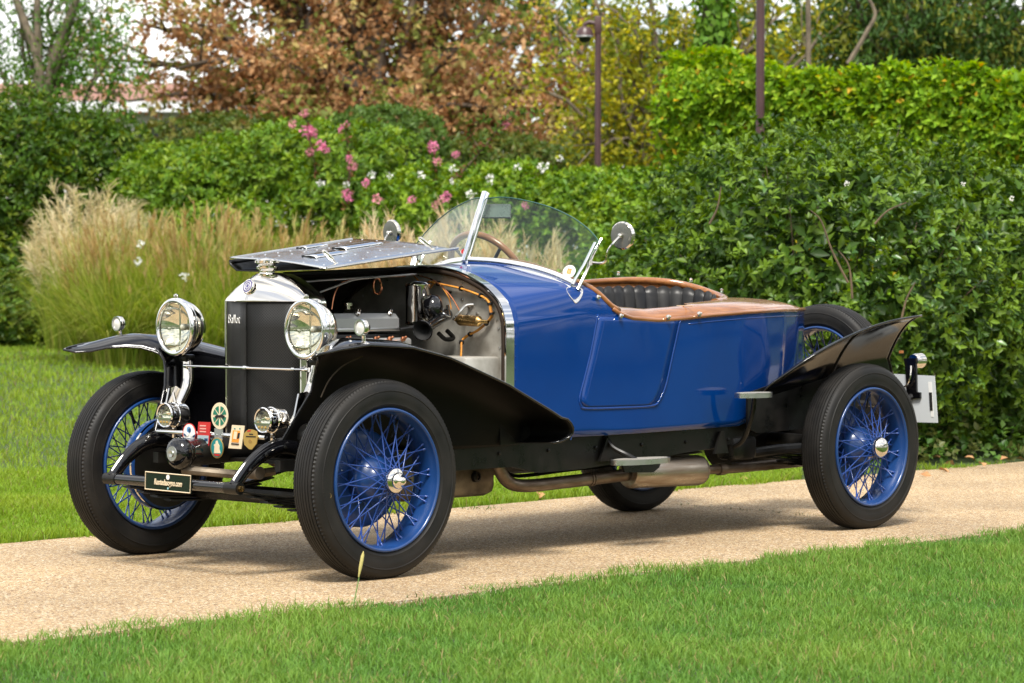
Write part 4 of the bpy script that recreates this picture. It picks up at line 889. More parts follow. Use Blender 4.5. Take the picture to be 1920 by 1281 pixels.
# ---- door with its raised bead
def side_pt(px, py, off=.0):
    """point on the near body side seen at a pixel"""
    y = -.5
    for _ in range(4): p = PYp(px, py, y); y = -(min(hw(p[0]), sec(p[0], p[2], hw(p[0]))) if p[0] < 1.6 else hw(p[0])) - off
    return Vector(PYp(px, py, y))
dpts = [(1121, 590), (1109, 655), (1097, 705), (1087, 745), (1089, 760), (1098, 766), (1160, 765), (1222, 761), (1236, 750), (1248, 722), (1262, 660), (1275, 600)]
out = spline([side_pt(x, y, .003) for x, y in dpts], 6)
# door skin: fan of rows between front and rear edges
lft = spline([side_pt(x, y, .0045) for x, y in [(1123, 594), (1110, 655), (1098, 705), (1090, 745), (1092, 757), (1099, 762)]], 5); rgt = spline([side_pt(x, y, .0045) for x, y in [(1273, 600), (1260, 660), (1246, 722), (1235, 746), (1228, 754), (1220, 758)]], 5)
rows = []
for a, b in zip(lft, rgt):
    r = []
    for j in range(13):
        p = a.lerp(b, j / 12); p.y = -((min(hw(p.x), sec(p.x, p.z, hw(p.x))) if p.x < 1.6 else hw(p.x))) - .0045; r.append(p)
    rows.append(r)
door = smoothsheet('door', rows, .004, BLUE)
V, F = tube(out, .0050, 8); mk('door_bead', V, F, BLUE, door, 180)
# seam line in front of the door and flat strip lines
P = spline([side_pt(x, y, .001) for x, y in [(1086, 762), (1078, 800), (1070, 825)]], 5); V, F = tube(P, .002, 6); mk('seam', V, F, BLUE, car)
P = [(x, -hw(x) - .002, zrim(x) - .022) for x in np.linspace(1.88, 3.2, 24)]; V, F = tube(P, .0028, 6); mk('body_bead', V, F, BLUE, car, 180)
for x in np.linspace(1.95, 3.0, 10):
    V, F = lathe([(0, .0035), (-.002, .003), (-.003, .0001)], (x, -hw(x) - .001, zrim(x) - .012), (0, 1, 0), 8); mk('rivet', V, F, BLUE, car)

# ---- wooden deck, rail and coaming
def deck_z(x, y):
    h = max(hw(x), .02); e = max(0, h + .004 - abs(y)); tip = min(1, max(0, (3.3 - x) / .5)); return zrim(x) + .006 + .046 * (1 - math.exp(-e / .028)) * (1 - .55 * min(1, max(0, (x - 2.0) / .6))) * tip + .030 * (1 - min(1, abs(y) / h) ** 2) * min(1, max(0, (x - 1.9) / .5)) * tip
cock = [(1.42, .40), (2.13, .33), (2.42, .30), (2.56, .22), (2.62, .08), (2.60, -.08), (2.50, -.2), (2.34, -.29), (2.13, -.35), (1.9, -.40), (1.42, -.41)]
def cock_half(x, s):   # inner edge of the cockpit opening at x on side s
    pts = sorted([(p[0], abs(p[1])) for p in cock if p[1] * s > 0]); return float(np.interp(x, [p[0] for p in pts] + [2.63], [p[1] for p in pts] + [0.0]))
for s in (-1, 1):
    rows = []
    for x in list(np.linspace(1.42, 2.62, 40)):
        a = hw(x) + .004; b = cock_half(x, s) if x < 2.6 else 0.0; b = min(max(b, a - .085) if x < 2.0 else b, a - .03)
        rows.append([(x, s * (a + (b - a) * j / 8), deck_z(x, s * (a + (b - a) * j / 8))) for j in range(9)])
    for x in np.linspace(2.65, 3.275, 16):
        a = hw(x) + .004; rows.append([(x, s * a * (1 - j / 8), deck_z(x, s * a * (1 - j / 8))) for j in range(9)])
    smoothsheet('deck_panel' if s < 0 else 'far_deck_panel', rows, .010, WOOD, off=-1.0)
    # bull-nosed rail round the edge
    P = [(x, s * (hw(x) + .001), zrim(x) + .004) for x in np.linspace(1.42, 3.272, 50)]
    V, F = tube(P, .0095, 10); mk('deck_rail', V, F, WOOD, car, 180)
PALEWOOD = mat('pale_inlay', (0.62, 0.42, 0.24), .3, 0, .4)
x_ = 1.905; P = [(x_ + (.03 * (j / 6)), -(hw(x_) + .004) * (1 - j / 6) - cock_half(x_, -1) * j / 6, deck_z(x_, -.45) + .004) for j in range(7)]; V, F = tube(P, .0022, 6); mk('inlay_line', V, F, PALEWOOD, car)
# coaming round the seat back
cp = [(2.05, .31, 1.050), (2.13, .32, 1.057), (2.32, .31, 1.066), (2.47, .27, 1.068), (2.58, .19, 1.058), (2.635, .09, 1.034), (2.645, -.01, 1.006), (2.60, -.10, .990), (2.50, -.17, .982), (2.40, -.215, .978)]
cs = spline(cp, 7); k = len(cs); V = []; F = []
for i, p in enumerate(cs):
    t = (cs[min(i + 1, k - 1)] - cs[max(i - 1, 0)]).normalized(); nrm = Vector((-t.y, t.x, 0)).normalized()
    w0, h0 = .018, .010 + .006 * math.sin(math.pi * min(1, i / k * 1.0)) ** 2
    for j in range(12):
        a = 2 * math.pi * j / 12; V.append(p + nrm * (math.copysign(abs(math.cos(a)) ** .7, math.cos(a)) * w0) + Vector((0, 0, math.copysign(abs(math.sin(a)) ** .7, math.sin(a)) * h0)))
for i in range(k - 1):
    for j in range(12): F.append((i * 12 + j, i * 12 + (j + 1) % 12, (i + 1) * 12 + (j + 1) % 12, (i + 1) * 12 + j))
F += [tuple(range(12)), tuple((k - 1) * 12 + j for j in range(12))]
coam = mk('cockpit_coaming', V, F, WOOD, car, 60)
# skirt between coaming and deck at the back
rows = [[p + Vector((0, 0, -.01)), Vector((p.x + .0, p.y, deck_z(p.x, p.y) - .01))] for p in cs]
smoothsheet('coaming_skirt', rows, .008, WOOD)
# scuttle's rear wooden edge
ae = [p for p in arch(1.302, .80) if p[2] > 1.06]; _e = [(x, sec(x, zrim(x) + .012, hw(x)), zrim(x) + .014) for x in np.linspace(1.46, 1.31, 8)]
V, F = tube([(x, y, z) for x, y, z in _e] + [(p[0], p[1], p[2] + .004) for p in ae] + [(x, -y, z) for x, y, z in _e[::-1]], .0115, 10); mk('scuttle_rail', V, F, WOOD, car, 180)
# hood fasteners
for px, py in [(1163, 593), (1252, 595), (1310, 589), (1120, 558)]:
    p = side_pt(px, py, .012); V, F = lathe([(0, .010), (-.006, .010), (-.008, .004), (-.016, .0045), (-.018, .0001)], p, (0, 1, -.2), 10); mk('fastener', V, F, NICKEL, car)
for i in (16, 34, 48):
    p = cs[min(i, k - 1)] + Vector((.004, .012, .022)); V, F = lathe([(0, .006), (.010, .005), (.014, .008), (.018, .001)], p, (0, 0, 1), 8); mk('fastener', V, F, NICKEL, car)

# ---- seat back, pleated leather following the coaming; cushion; inner trim
sb = []; ins = spline([(1.95, .30, 0), (2.13, .295, 0), (2.32, .285, 0), (2.46, .245, 0), (2.56, .17, 0), (2.605, .08, 0), (2.61, -.01, 0), (2.57, -.09, 0), (2.48, -.16, 0), (2.36, -.215, 0), (2.2, -.27, 0), (2.0, -.31, 0)], 34)
arcl = [0]
for a, b in zip(ins[:-1], ins[1:]): arcl.append(arcl[-1] + (b - a).length)
ztops = [float(np.interp(a / arcl[-1], [0, .15, .3, .45, .55, .62, .72, .85, 1], [1.045, 1.05, 1.058, 1.052, 1.03, 1.0, .975, .94, .925])) for a in arcl]
for j in range(15):
    t = j / 14; r = []
    for i, p in enumerate(ins):
        tn = (ins[min(i + 1, len(ins) - 1)] - ins[max(i - 1, 0)]).normalized(); nr = Vector((-tn.y, tn.x, 0)); nr = nr if nr.dot(Vector((2.1, 0, 0)) - p) > 0 else -nr
        ph = abs(math.sin(math.pi * arcl[i] / .058)); puff = .014 * ph ** .55 * math.sin(math.pi * min(1, t * 1.02 + .02)) ** .3
        z = .52 + (ztops[i] - .012 - .52) * t; lean = .10 * (1 - t)
        q = p + nr * (puff + lean * .9 + .006); r.append((q.x, q.y, z - (.012 * (1 - ph) if j == 14 else 0)))
    sb.append(r)
smoothsheet('seat_back', sb, .006, LEATHER, smooth=60)
V, F = box((1.95, 0, .55), (.62, .70, .16), 0, .05); mk('seat_cushion', V, F, LEATHER, car, 60)
for s in (-1, 1):
    rows = [[(x, s * (min(hw(x), sec(x, z, hw(x)) if x < 1.6 else hw(x)) - .03), z) for z in np.linspace(.47, zrim(x) - .005, 5)] for x in np.linspace(1.05, 2.3, 20)]
    smoothsheet('inner_trim', rows, .006, LEATHER)
# dashboard
db = arch(1.28, .72, 20, .03); mk('dashboard', *prism([(1.28, p[1], p[2]) for p in db], (-.012, 0, 0)), WOOD, car, 30)
for y in (-.12, .02, .14):
    V, F = lathe([(0, .042), (.012, .042), (.014, .036), (.008, .034)], (1.28, y, .98), (1, 0, 0), 20); mk('gauge', V, F, NICKEL, car)

# ---- steering wheel (far side driver)
sc_, sa = Vector((1.49, .25, 1.085)), Vector((.86, 0, .52)).normalized()
a_, u_, v_ = frame_of(sa); Rst = .20
ring = [sc_ + (u_ * math.cos(2 * math.pi * i / 64) + v_ * math.sin(2 * math.pi * i / 64)) * Rst for i in range(64)]
V, F = tube(ring, .0145, 10, closed=True); swh = mk('steering_wheel', V, F, WHEELWOOD, car, 180)
for i in range(4):
    a = math.pi / 4 + i * math.pi / 2; V, F = tube([sc_ - sa * .03, sc_ + (u_ * math.cos(a) + v_ * math.sin(a)) * (Rst - .008)], [.010, .007], 8); mk('spoke', V, F, SATIN, swh)
V, F = lathe([(-.05, .02), (-.03, .035), (-.01, .035), (0, .02), (.004, .0001)], sc_, sa, 20); mk('boss', V, F, NICKEL, swh)
V, F = tube([sc_ - sa * .03, sc_ - sa * .72], .017, 10); mk('steering_column', V, F, SATIN, car)

# ---- windscreen: two raked panes in a vee, centre post, side stanchions
W0, W1 = Vector((1.10, 0, 1.140)), Vector((1.219, 0, 1.416))
near_o = Vector(PYp(1073, 536, -.462))
e1 = (W1 - W0).normalized(); e2 = near_o - W0; pn = e1.cross(e2).normalized()
def on_pane(px, py):
    d = Vector(_ray(px, py)); c0 = Vector(CAM); t = (W0 - c0).dot(pn) / d.dot(pn); return c0 + d * t
pane = [on_pane(*q) for q in [(882, 487), (914, 372), (945, 370), (985, 376), (1030, 388), (1070, 406), (1100, 427), (1118, 446), (1122, 456), (1116, 470), (1073, 531), (1040, 516), (1000, 503), (960, 495), (920, 490)]]
pane = [pane[0]] + spline(pane[1:10], 4) + pane[10:]
def mirr(L): return [Vector((p.x, -p.y, p.z)) for p in L]
ws = mk('windscreen', *lathe([(0, .001), (.002, .0135), (.30, .0115), (.304, .001)], W0 + Vector((.0, 0, -.01)), W1 - W0, 16), CHROME, car)
V, F = box((W0 + W1) / 2 + Vector((-.004, 0, 0)), (.028, .022, .31), 0, .004, Matrix.Rotation(math.atan2(W1.x - W0.x, W1.z - W0.z), 3, 'Y')); mk('centre_post', V, F, CHROME, ws)
for L in (pane, mirr(pane)): mk('glass_pane', *prism(L, pn * .005), GLASS, ws, 20)
EDGE = mat('glass_edge', (0.03, 0.10, 0.08), .2)
for L in (pane, mirr(pane)):
    V, F = tube(L[1:34], .0026, 6); mk('glass_edge', V, F, EDGE, ws)
bot = [on_pane(*q) for q in [(874, 489), (920, 491), (960, 496), (1000, 504), (1040, 517), (1073, 532)]]
for L in (bot, mirr(bot)):
    V, F = tube(spline(L, 5), .013, 8, ell=(1.25, .45), up=(0, 0, 1)); mk('bottom_frame', V, F, CHROME, ws)
    V, F = tube([p + Vector((-.012, 0, -.02)) for p in spline(L, 5)], .010, 8); mk('scuttle_flange', V, F, CHROME, ws)
stn = [on_pane(1073, 533), on_pane(1095, 497), on_pane(1116, 455)]
stn2 = [Vector(PYp(1083, 543, -.478)), Vector(PYp(1100, 508, -.480)), Vector(PYp(1112, 478, -.482)), Vector(PYp(1128, 448, -.485))]
for f_ in (lambda L: L, mirr):
    V, F = tube(f_(stn), .010, 8, ell=(1.3, .6)); mk('side_frame', V, F, CHROME, ws)
    V, F = tube(spline(f_(stn2), 5), .0068, 10); mk('stanchion', V, F, NICKEL, ws)
    b0 = f_([side_pt(1079, 547, .003)])[0]; s = -1 if b0.y < 0 else 1
    q = [f_([side_pt(x, y, .006)])[0] for x, y in [(1062, 540), (1075, 536), (1091, 541), (1093, 550), (1088, 561), (1081, 568), (1074, 562), (1066, 552)]]
    V, F = prism(spline(q, 3, True), (0, -s * .012, -.012)); mk('stanchion_foot', V, F, mat('satin_chrome', (0.8, 0.79, 0.77), .28, 1.0, rvar=.05, scale=20), ws, 40)
# mirrors
def mirror(c, root_p, s, nm='wing_mirror'):
    c, root_p = Vector(c), Vector(root_p); ax = Vector((-.95, s * .12, -.05)).normalized()
    o = mk(nm, *lathe([(0, .001), (.004, .030), (.003, .050), (-.004, .056), (-.012, .055), (-.012, .050), (-.008, .001)], c, ax, 32), NICKEL, car, 40)
    mk('mirror_back', *lathe([(.0045, .001), (.006, .03), (.0045, .050)], c, ax, 32), MIRBACK, o)
    P = spline([root_p, root_p + Vector((.03, s * .05, .0)), c + ax * .05 + Vector((0, -s * .03, -.05)), c + ax * .012], 6); V, F = tube(P, .005, 8); mk('mirror_arm', V, F, NICKEL, o)
    V, F = lathe([(-.012, .011), (.012, .011)], root_p, (0, 0, 1), 10, caps=True); mk('clamp', V, F, NICKEL, o)
    V, F = lathe([(0, .012), (.016, .010), (.020, .001)], c, ax, 12); mk('pivot', V, F, NICKEL, o)
mirror(PYp(1166, 442, -.58), PYp(1106, 492, -.482), -1)
mirror((PYp(733, 437, .56)), (1.30, .482, 1.16), 1)
# rear view mirror and stickers on the glass
q = [on_pane(*p) for p in [(900, 377), (951, 377), (951, 402), (895, 402)]]; mk('interior_mirror', *prism([p + pn * .03 for p in q], pn * .012), MIRBACK, car, 20)
def sticker(px, py, r, m1, parts):
    c = on_pane(px, py) - pn * .004 if pn.dot(Vector(CAM) - W0) < 0 else on_pane(px, py) + pn * .004
    up_ = e1; ri = pn.cross(up_).normalized(); sg = -1 if pn.dot(Vector(CAM) - W0) < 0 else 1
    o = mk('sticker', *prism(ellipse_disc(c, r, r, ri, up_, 28), pn * sg * .0008), m1, car, 0)
    for (u, v, wd, h, mm) in parts:
        b = c + ri * u * r * sg * 1 + up_ * v * r + pn * sg * .0012; mk('sticker_mark', *prism([b - ri * wd * r - up_ * h * r, b + ri * wd * r - up_ * h * r, b + ri * wd * r + up_ * h * r, b - ri * wd * r + up_ * h * r], pn * sg * .0006), mm, o, 0)
sticker(1068, 510, .027, WHITE, [(-.24, -.05, .10, .40, ORANGE), (0, -.02, .10, .42, GOLD), (.24, .02, .10, .40, ORANGE), (0, .40, .3, .05, RED)])
c = Vector(PYp(869, 472, .02)); V, F = lathe([(0, .001), (0, .013), (.002, .013)], c, (-.7, -.7, .1), 20); mk('sticker', V, F, WHITE, car); V, F = lathe([(.003, .001), (.0035, .010), (.002, .0101)], c, (-.7, -.7, .1), 20); mk('sticker', V, F, RED, car)
# ---- radiator: vee fronted shell and core
def xf(y): return -.055 + .395 * abs(y)
HWR, HWG = .236, .212
def shell_outline(n=44):
    pts = []
    for i in range(n + 1):
        a = i / n
        if a < .3: pts.append((HWR, .45 + (.965 - .45) * a / .3))
        else:
            t = (a - .3) / .7
            if t < .25: th = t / .25 * math.pi / 2 * .62; pts.append((HWR - .045 * (1 - math.cos(th)), .965 + .045 * math.sin(th)))
            else:
                th0 = math.pi / 2 * .62; y0, z0 = HWR - .045 * (1 - math.cos(th0)), .965 + .045 * math.sin(th0); s = (t - .25) / .75; pts.append((y0 * (1 - s), z0 + (1.088 - z0) * (1 - (1 - s) ** 1.75)))
    return pts
so = shell_outline(); full = so + [(-y, z) for y, z in so[::-1][1:]]
def inner_pt(y, z):
    return (max(-HWG, min(HWG, y)), min(z, .984))
rings = []
for kind in range(7):
    r = []
    for y, z in full:
        top = max(0, min(1, (z - .965) / .12)); iy, iz = inner_pt(y, z)
        if z > .965: iy = y * HWG / max(HWG, abs(y), 1e-6) if abs(y) > HWG else y; iz = .984
        if kind == 0: q = (xf(iy) + .016, iy, iz)
        elif kind == 1: q = (xf(iy) - .001, iy, iz)
        elif kind == 2: q = (xf(y) + .000 + .012 * top, iy + (y - iy) * .55, iz + (z - iz) * .35)
        elif kind == 3: q = (xf(y) + .006 + .026 * top, iy + (y - iy) * .90, iz + (z - iz) * .75)
        elif kind == 4: q = (xf(y) + .020 + .045 * top, y, iz + (z - iz) * .96)
        elif kind == 5: q = (max(xf(y) + .05, .06) + .03 * top, y, z)
        else: q = (.135, y, z)
        r.append(q)
    rings.append(r)
rad = smoothsheet('radiator_shell', rings, .003, NICKEL, smooth=70)
for s, nm in ((1, 1), (-1, 1)):
    rows = [[(xf(y) + .010, s * y, z) for z in np.linspace(.45, .985, 6)] for y in np.linspace(0, HWG + .002, 4)]
    smoothsheet('radiator_core', rows, .01, GRILLE, smooth=10)
lipP = [(xf(HWG) + .004, HWG, .45), (xf(HWG) + .004, HWG, .984), (xf(0) + .002, 0, .984), (xf(HWG) + .004, -HWG, .984), (xf(HWG) + .004, -HWG, .45)]
V, F = tube(lipP, .0055, 8); mk('core_surround', V, F, NICKEL, rad, 60)
V, F = tube([(xf(0) + .004, 0, .45), (xf(0) + .004, 0, .984)], .0022, 6); mk('core_seam', V, F, SATIN, rad)
mk('radiator_back', *prism([(.10, y, z) for y, z in full], (.03, 0, 0)), SATIN, car, 30)
V, F = box((.03, 0, .44), (.13, .46, .03), 0, .008); mk('radiator_foot', V, F, SATIN, car)
# filler cap
cp_ = mk('radiator_cap', *lathe([(0, .034), (.012, .034), (.016, .030), (.022, .028), (.030, .030), (.036, .040), (.042, .041), (.048, .033), (.052, .033), (.058, .042), (.066, .043), (.072, .036), (.076, .02), (.078, .0001)], (.052, 0, 1.068), (0, 0, 1), 32), NICKEL, car, 50)
for i in range(10):
    a = 2 * math.pi * i / 10; V, F = lathe([(-.004, .006), (.004, .006), (.006, .001)], (.052 + .040 * math.cos(a), .040 * math.sin(a), 1.130), (0, 0, 1), 8); mk('cap_lobe', V, F, NICKEL, cp_)
# round badge and the maker's script
bc, ba = Vector((xf(0) + .020, 0, 1.036)), Vector((-.93, 0, .36)).normalized()
bd = mk('radiator_badge', *lathe([(0, .028), (.006, .030), (.010, .028), (.009, .024)], bc, ba, 32), NICKEL, car)
mk('badge_face', *lathe([(.009, .0245), (.0095, .018), (.0095, .0001)], bc, ba, 32), mat('violet_enamel', (0.10, 0.09, 0.22), .25), bd)
for r_ in (.017, .009):
    a_, u_, v_ = frame_of(ba); V, F = tube([bc + ba * .0098 + (u_ * math.cos(2 * math.pi * i / 32) + v_ * math.sin(2 * math.pi * i / 32)) * r_ for i in range(32)], .0012, 6, closed=True); mk('badge_ring', V, F, WHITE, bd)
gd = Vector((xf(0) - xf(HWG), -HWG, 0)).normalized(); gn = gd.cross(Vector((0, 0, 1)))
tc_ = Vector((xf(.102), .102, .916)) + gn * .006
text_obj('maker_script', 'Ballot', .05, tc_, gd, (0, 0, 1), WHITE, car, .0012, .10, .135, -.0012)

# ---- opened bonnet folded over on to the far half
A, B_, C_, D_ = Vector((.10, .268, 1.146)), Vector((.10, -.276, 1.103)), Vector((.88, -.152, 1.185)), Vector((.88, .431, 1.231))
def bon(u, v, off=0.0):   # u along the car, v from far to near
    p = A.lerp(D_, u).lerp(B_.lerp(C_, u), v); p.z += .008 * math.sin(math.pi * v) + off; return p
rows = [[bon(u, v) for v in np.linspace(0, 1, 13)] for u in np.linspace(0, 1, 25)]
bonnet = smoothsheet('bonnet_panel', rows, .003, POLISH)
low = [[bon(u, 0) + Vector((0, .012, -.008)), bon(u, .0) + Vector((0, .006, -.026)), bon(u, .06) + Vector((0, 0, -.048)), bon(u, .3) + Vector((0, 0, -.046 + .01 * u)), bon(u, .6) + Vector((0, 0, -.030)), bon(u, .96) + Vector((0, 0, -.006))] for u in np.linspace(.004, .98, 16)]
smoothsheet('bonnet_side', low, .003, SATIN)
V, F = tube([bon(u, 1.0, .001) for u in np.linspace(0, 1.04, 12)], .005, 8); mk('bonnet_edge', V, F, ALU, bonnet)
V, F = tube([bon(u, 0.0, .001) for u in np.linspace(0, 1, 12)], .004, 8); mk('bonnet_edge', V, F, ALU, bonnet)
for u0, u1, v0, v1 in ((.20, .46, .50, .63), (.55, .86, .36, .48), (.48, .66, .08, .16)):
    rows = [[bon(u, v, .004 + .005 * math.sin(math.pi * (v - v0) / (v1 - v0))) for v in np.linspace(v0, v1, 6)] for u in np.linspace(u0, u1, 8)]; smoothsheet('bonnet_scoop', rows, .002, CHROME, bonnet)
    V, F = tube([bon(u, v0 - .015, .003) for u in np.linspace(u0, u1, 6)], .004, 6); mk('bonnet_slot', V, F, DARK, bonnet)
for u in np.linspace(.05, .95, 10):
    for v in (.14, .30, .70, .88):
        V, F = lathe([(0, .004), (.002, .003), (.003, .0001)], bon(u + .02 * math.sin(v * 9), v, .001), (0, 0, 1), 6); mk('rivet', V, F, CHROME, bonnet)
for q0, q1 in (((632, 496), (606, 470)), ((812, 467), (786, 446))):
    p0 = Vector(PYp(*q0, -.20 if q0[0] < 700 else -.12)); p1 = Vector(PYp(*q1, -.20 if q0[0] < 700 else -.12)); dv = (p1 - p0)
    V, F = tube([p0, p0 + dv * .35, p0 + dv * .36, p0 + dv * .9, p1], [.004, .006, .009, .009, .005], 10); mk('bonnet_catch', V, F, NICKEL, bonnet); V, F = lathe([(-.004, .010), (.004, .009)], p0, (0, 0, 1), 12, caps=True); mk('catch_base', V, F, NICKEL, bonnet)
# closed far half of the bonnet, centre hinge and stay rods
rows = []
for u in np.linspace(0, 1, 12):
    x = .135 + (.85 - .135) * u; h = .235 + (.475 - .235) * u; zt = 1.080 + .03 * u; zs = .985 + .0 * u; rows.append([(x, 0, zt), (x, h * .35, zt - .014), (x, h * .65, zt - .045), (x, h * .88, zs), (x, h, zs - .09), (x, h, .75), (x, h, .50)])
smoothsheet('far_bonnet_half', rows, .003, SATIN)
V, F = tube([(.13, -.004, 1.086), (.85, -.004, 1.114)], .006, 8); mk('bonnet_hinge', V, F, SATIN, car)
V, F = tube([(.13, -.012, 1.050), (.30, -.03, 1.062), (.55, -.03, 1.074), (.85, -.02, 1.088)], .004, 6); mk('stay_rod', V, F, ALU, car)
P = spline([PYp(600, 548, -.1), PYp(640, 533, -.1), PYp(668, 524, -.1), PYp(720, 519, -.1), PYp(775, 514, -.1)], 5); V, F = tube(P, .0035, 6); mk('stay_rod', V, F, ALU, car)

# ---- engine
ye = -.13
def ep(px, py, y=ye): return Vector(PYp(px, py, y))
eng_x0, eng_x1 = ep(600, 600).x, ep(749, 600).x
zt_, zb_ = ep(680, 588).z, ep(680, 616).z
prof = [(-.13, zb_), (-.13, zt_ - .02), (-.11, zt_), (.05, zt_), (.07, zt_ - .02), (.07, zb_)]
eng = mk('engine', *box(((eng_x0 + eng_x1) / 2, -.03, .68), (eng_x1 - eng_x0 + .02, .22, .36), 0, .015), SATIN, car, 30)
bm_rows = []; vc = [(eng_x0, .96), (eng_x0 + .01, 1), (eng_x1 - .012, 1), (eng_x1, .97)]
rows = [[(x, -.03 + (y + .03) * s, zb_ + (z - zb_) * s) for y, z in prof] for x, s in vc]
V, F = grid(rows); F += [tuple(range(6)), tuple(18 + i for i in range(6))]; mk('valve_cover', V, F, CAST, eng, 30)
V, F = box(((eng_x0 + eng_x1) / 2, -.03, zb_ - .005), (eng_x1 - eng_x0 + .03, .225, .014), 0, .004); mk('cover_flange', V, F, ALU, eng)
for px in (670, 730):
    p = ep(px, 589, -.115); V, F = lathe([(0, .012), (.008, .012), (.012, .008), (.022, .008), (.024, .001)], p, (0, -.5, .85), 12); mk('cover_nut', V, F, NICKEL, eng)
p = ep(652, 580, -.03); V, F = lathe([(0, .012), (.012, .012), (.013, .021), (.024, .021), (.028, .012), (.030, .001)], p, (0, 0, 1), 16); mk('oil_filler', V, F, NICKEL, eng)
a, b = ep(624, 648, -.17), ep(765, 648, -.17); V, F = box(((a.x + b.x) / 2 - .02, -.16, (a.z + b.z) / 2), (b.x - a.x + .06, .05, .055), 0, .012); man = mk('plug_rail', V, F, CAST, eng, 40)
for px in (650, 703, 729, 754):
    p = ep(px, 637, -.185); V, F = lathe([(0, .009), (.010, .010), (.012, .006), (.026, .005), (.028, .001)], p, (0, -.8, .35), 10); mk('spark_plug', V, F, COPPER, man)
V, F = box((.45, .0, .48), (.62, .24, .26), 0, .03); mk('crankcase', V, F, SUMP, eng)
# tall fuel tank on the bulkhead
t0 = ep(783, 607, -.12); hgt_ = (ep(783, 527, -.12).z - t0.z); mk('fuel_tank', *lathe([(0, .0001), (0, .046), (.006, .050), (.012, .046), (.016, .047), (hgt_ - .02, .047), (hgt_ - .016, .050), (hgt_ - .008, .050), (hgt_, .040), (hgt_ + .004, .0001)], t0 - Vector((0, 0, .005)), (0, 0, 1), 28), NICKEL, car, 40)
# horn with trumpet
h0, h1 = ep(792, 620, -.30), ep(838, 590, -.20); dv = (h1 - h0); L_ = dv.length
horn = mk('horn', *lathe([(0, .038), (.002, .041), (.012, .032), (.03, .024), (.06, .020), (L_ * .8, .021), (L_, .024), (L_ + .006, .0001)], h0, dv, 28), BLACK, car, 60)
mk('trumpet_mouth', *lathe([(.001, .0375), (.02, .022), (.05, .014), (.07, .0001)], h0, dv, 24), DARK, horn)
hc = ep(812, 578, -.19); mk('horn_motor', *lathe([(-.036, .0001), (-.036, .036), (-.026, .048), (-.004, .054), (.004, .054), (.026, .047), (.036, .034), (.038, .0001)], hc, (.75, -.6, .2), 28), BLACK, horn, 40)
V, F = tube([hc + Vector((0, -.05, -.02)), hc + Vector((.03, -.06, -.03)), hc + Vector((.05, -.03, .01))], .006, 8); mk('horn_strap', V, F, CHROME, horn)
V, F = tube(spline([ep(838, 620, -.2), ep(850, 634, -.2), ep(835, 636, -.2), ep(822, 625, -.2)], 5), .009, 8); mk('horn_bracket', V, F, SATIN, horn)
V, F = tube([ep(750, 618, -.15), ep(785, 612, -.18)], .008, 8); mk('control_rod', V, F, SATIN, eng)
# brass cylinder, pipes and the orange wiring loom on the bulkhead
def bp_(px, py, x=.835): return Vector(PXp(px, py, x))
a, b = bp_(855, 600, .80), bp_(905, 603, .80); d_ = b - a; mk('brass_cylinder', *lathe([(0, .008), (.012, .010), (.018, .019), (.028, .022), (.06, .021), (d_.length - .02, .021), (d_.length - .012, .012), (d_.length, .008), (d_.length + .03, .006)], a, d_, 20), BRASS, car, 40)
V, F = tube(spline([bp_(850, 600, .79), bp_(862, 585, .80), bp_(874, 573, .83), bp_(888, 571, .85)], 6), .006, 8); mk('pipe', V, F, ALU, car)
loom = spline([bp_(805, 528), bp_(832, 534), bp_(860, 540), bp_(885, 548), bp_(908, 558), bp_(918, 568), bp_(920, 582), bp_(922, 592), bp_(914, 604), bp_(895, 620), bp_(876, 630), bp_(866, 640, .80), bp_(865, 655, .78), bp_(864, 672, .77)], 6)
V, F = tube(loom, .0070, 8, ell=(1.2, .6)); lm_ = mk('wiring_loom', V, F, LOOM, car, 180)
for i in range(4, len(loom) - 3, 9):
    t_ = (loom[i + 1] - loom[i - 1]); V, F = lathe([(-.004, .0105), (.004, .0105)], loom[i], t_, 10, caps=True); mk('loom_clip', V, F, SATIN, lm_)
for j, q in enumerate([[(805, 530), (795, 545), (790, 560)], [(815, 530), (800, 548), (796, 556)], [(830, 540), (842, 560), (846, 580)], [(808, 528), (790, 530), (775, 516)]]):
    V, F = tube(spline([bp_(x, y, .82) for x, y in q], 5), .0028, 6); mk('wire', V, F, LOOM, lm_)
V, F = tube(spline([bp_(775, 514, .80), bp_(815, 527, .80), bp_(845, 555, .81), bp_(862, 583, .82)], 6), .003, 6); mk('pipe', V, F, COPPER, car)
rc = ep(706, 537, .02); V, F = tube([rc + Vector((math.cos(t) * .022, -.004 * t / 6, math.sin(t) * .030)) for t in np.linspace(0, 12.5, 60)], .0032, 6); mk('copper_coil', V, F, COPPER, car)
V, F = tube(spline([ep(622, 580, -.02), ep(628, 550, -.02), ep(645, 528, -.02), ep(690, 520, -.02), ep(760, 518, -.02)], 5), .003, 6); mk('pipe', V, F, COPPER, car)
# footwell boxes of bare aluminium
V, F = box((.76, -.285, .615), (.19, .30, .31), 0, .012); fb = mk('footwell_box', V, F, ALUDULL, car, 30)
V, F = box((.74, .08, .62), (.14, .36, .30), 0, .012); mk('gearbox_cover', V, F, ALUDULL, car, 30)
for i, (px, py) in enumerate([(845, 548), (868, 562), (880, 575), (900, 540), (840, 575), (896, 588), (876, 545), (860, 520), (886, 530), (910, 545), (925, 560), (878, 590)]):
    V, F = lathe([(0, .006), (-.006, .006), (-.008, .001)], bp_(px, py, .852), (1, 0, 0), 6); mk('bolt', V, F, ALU if i % 3 else SATIN, car, 30)

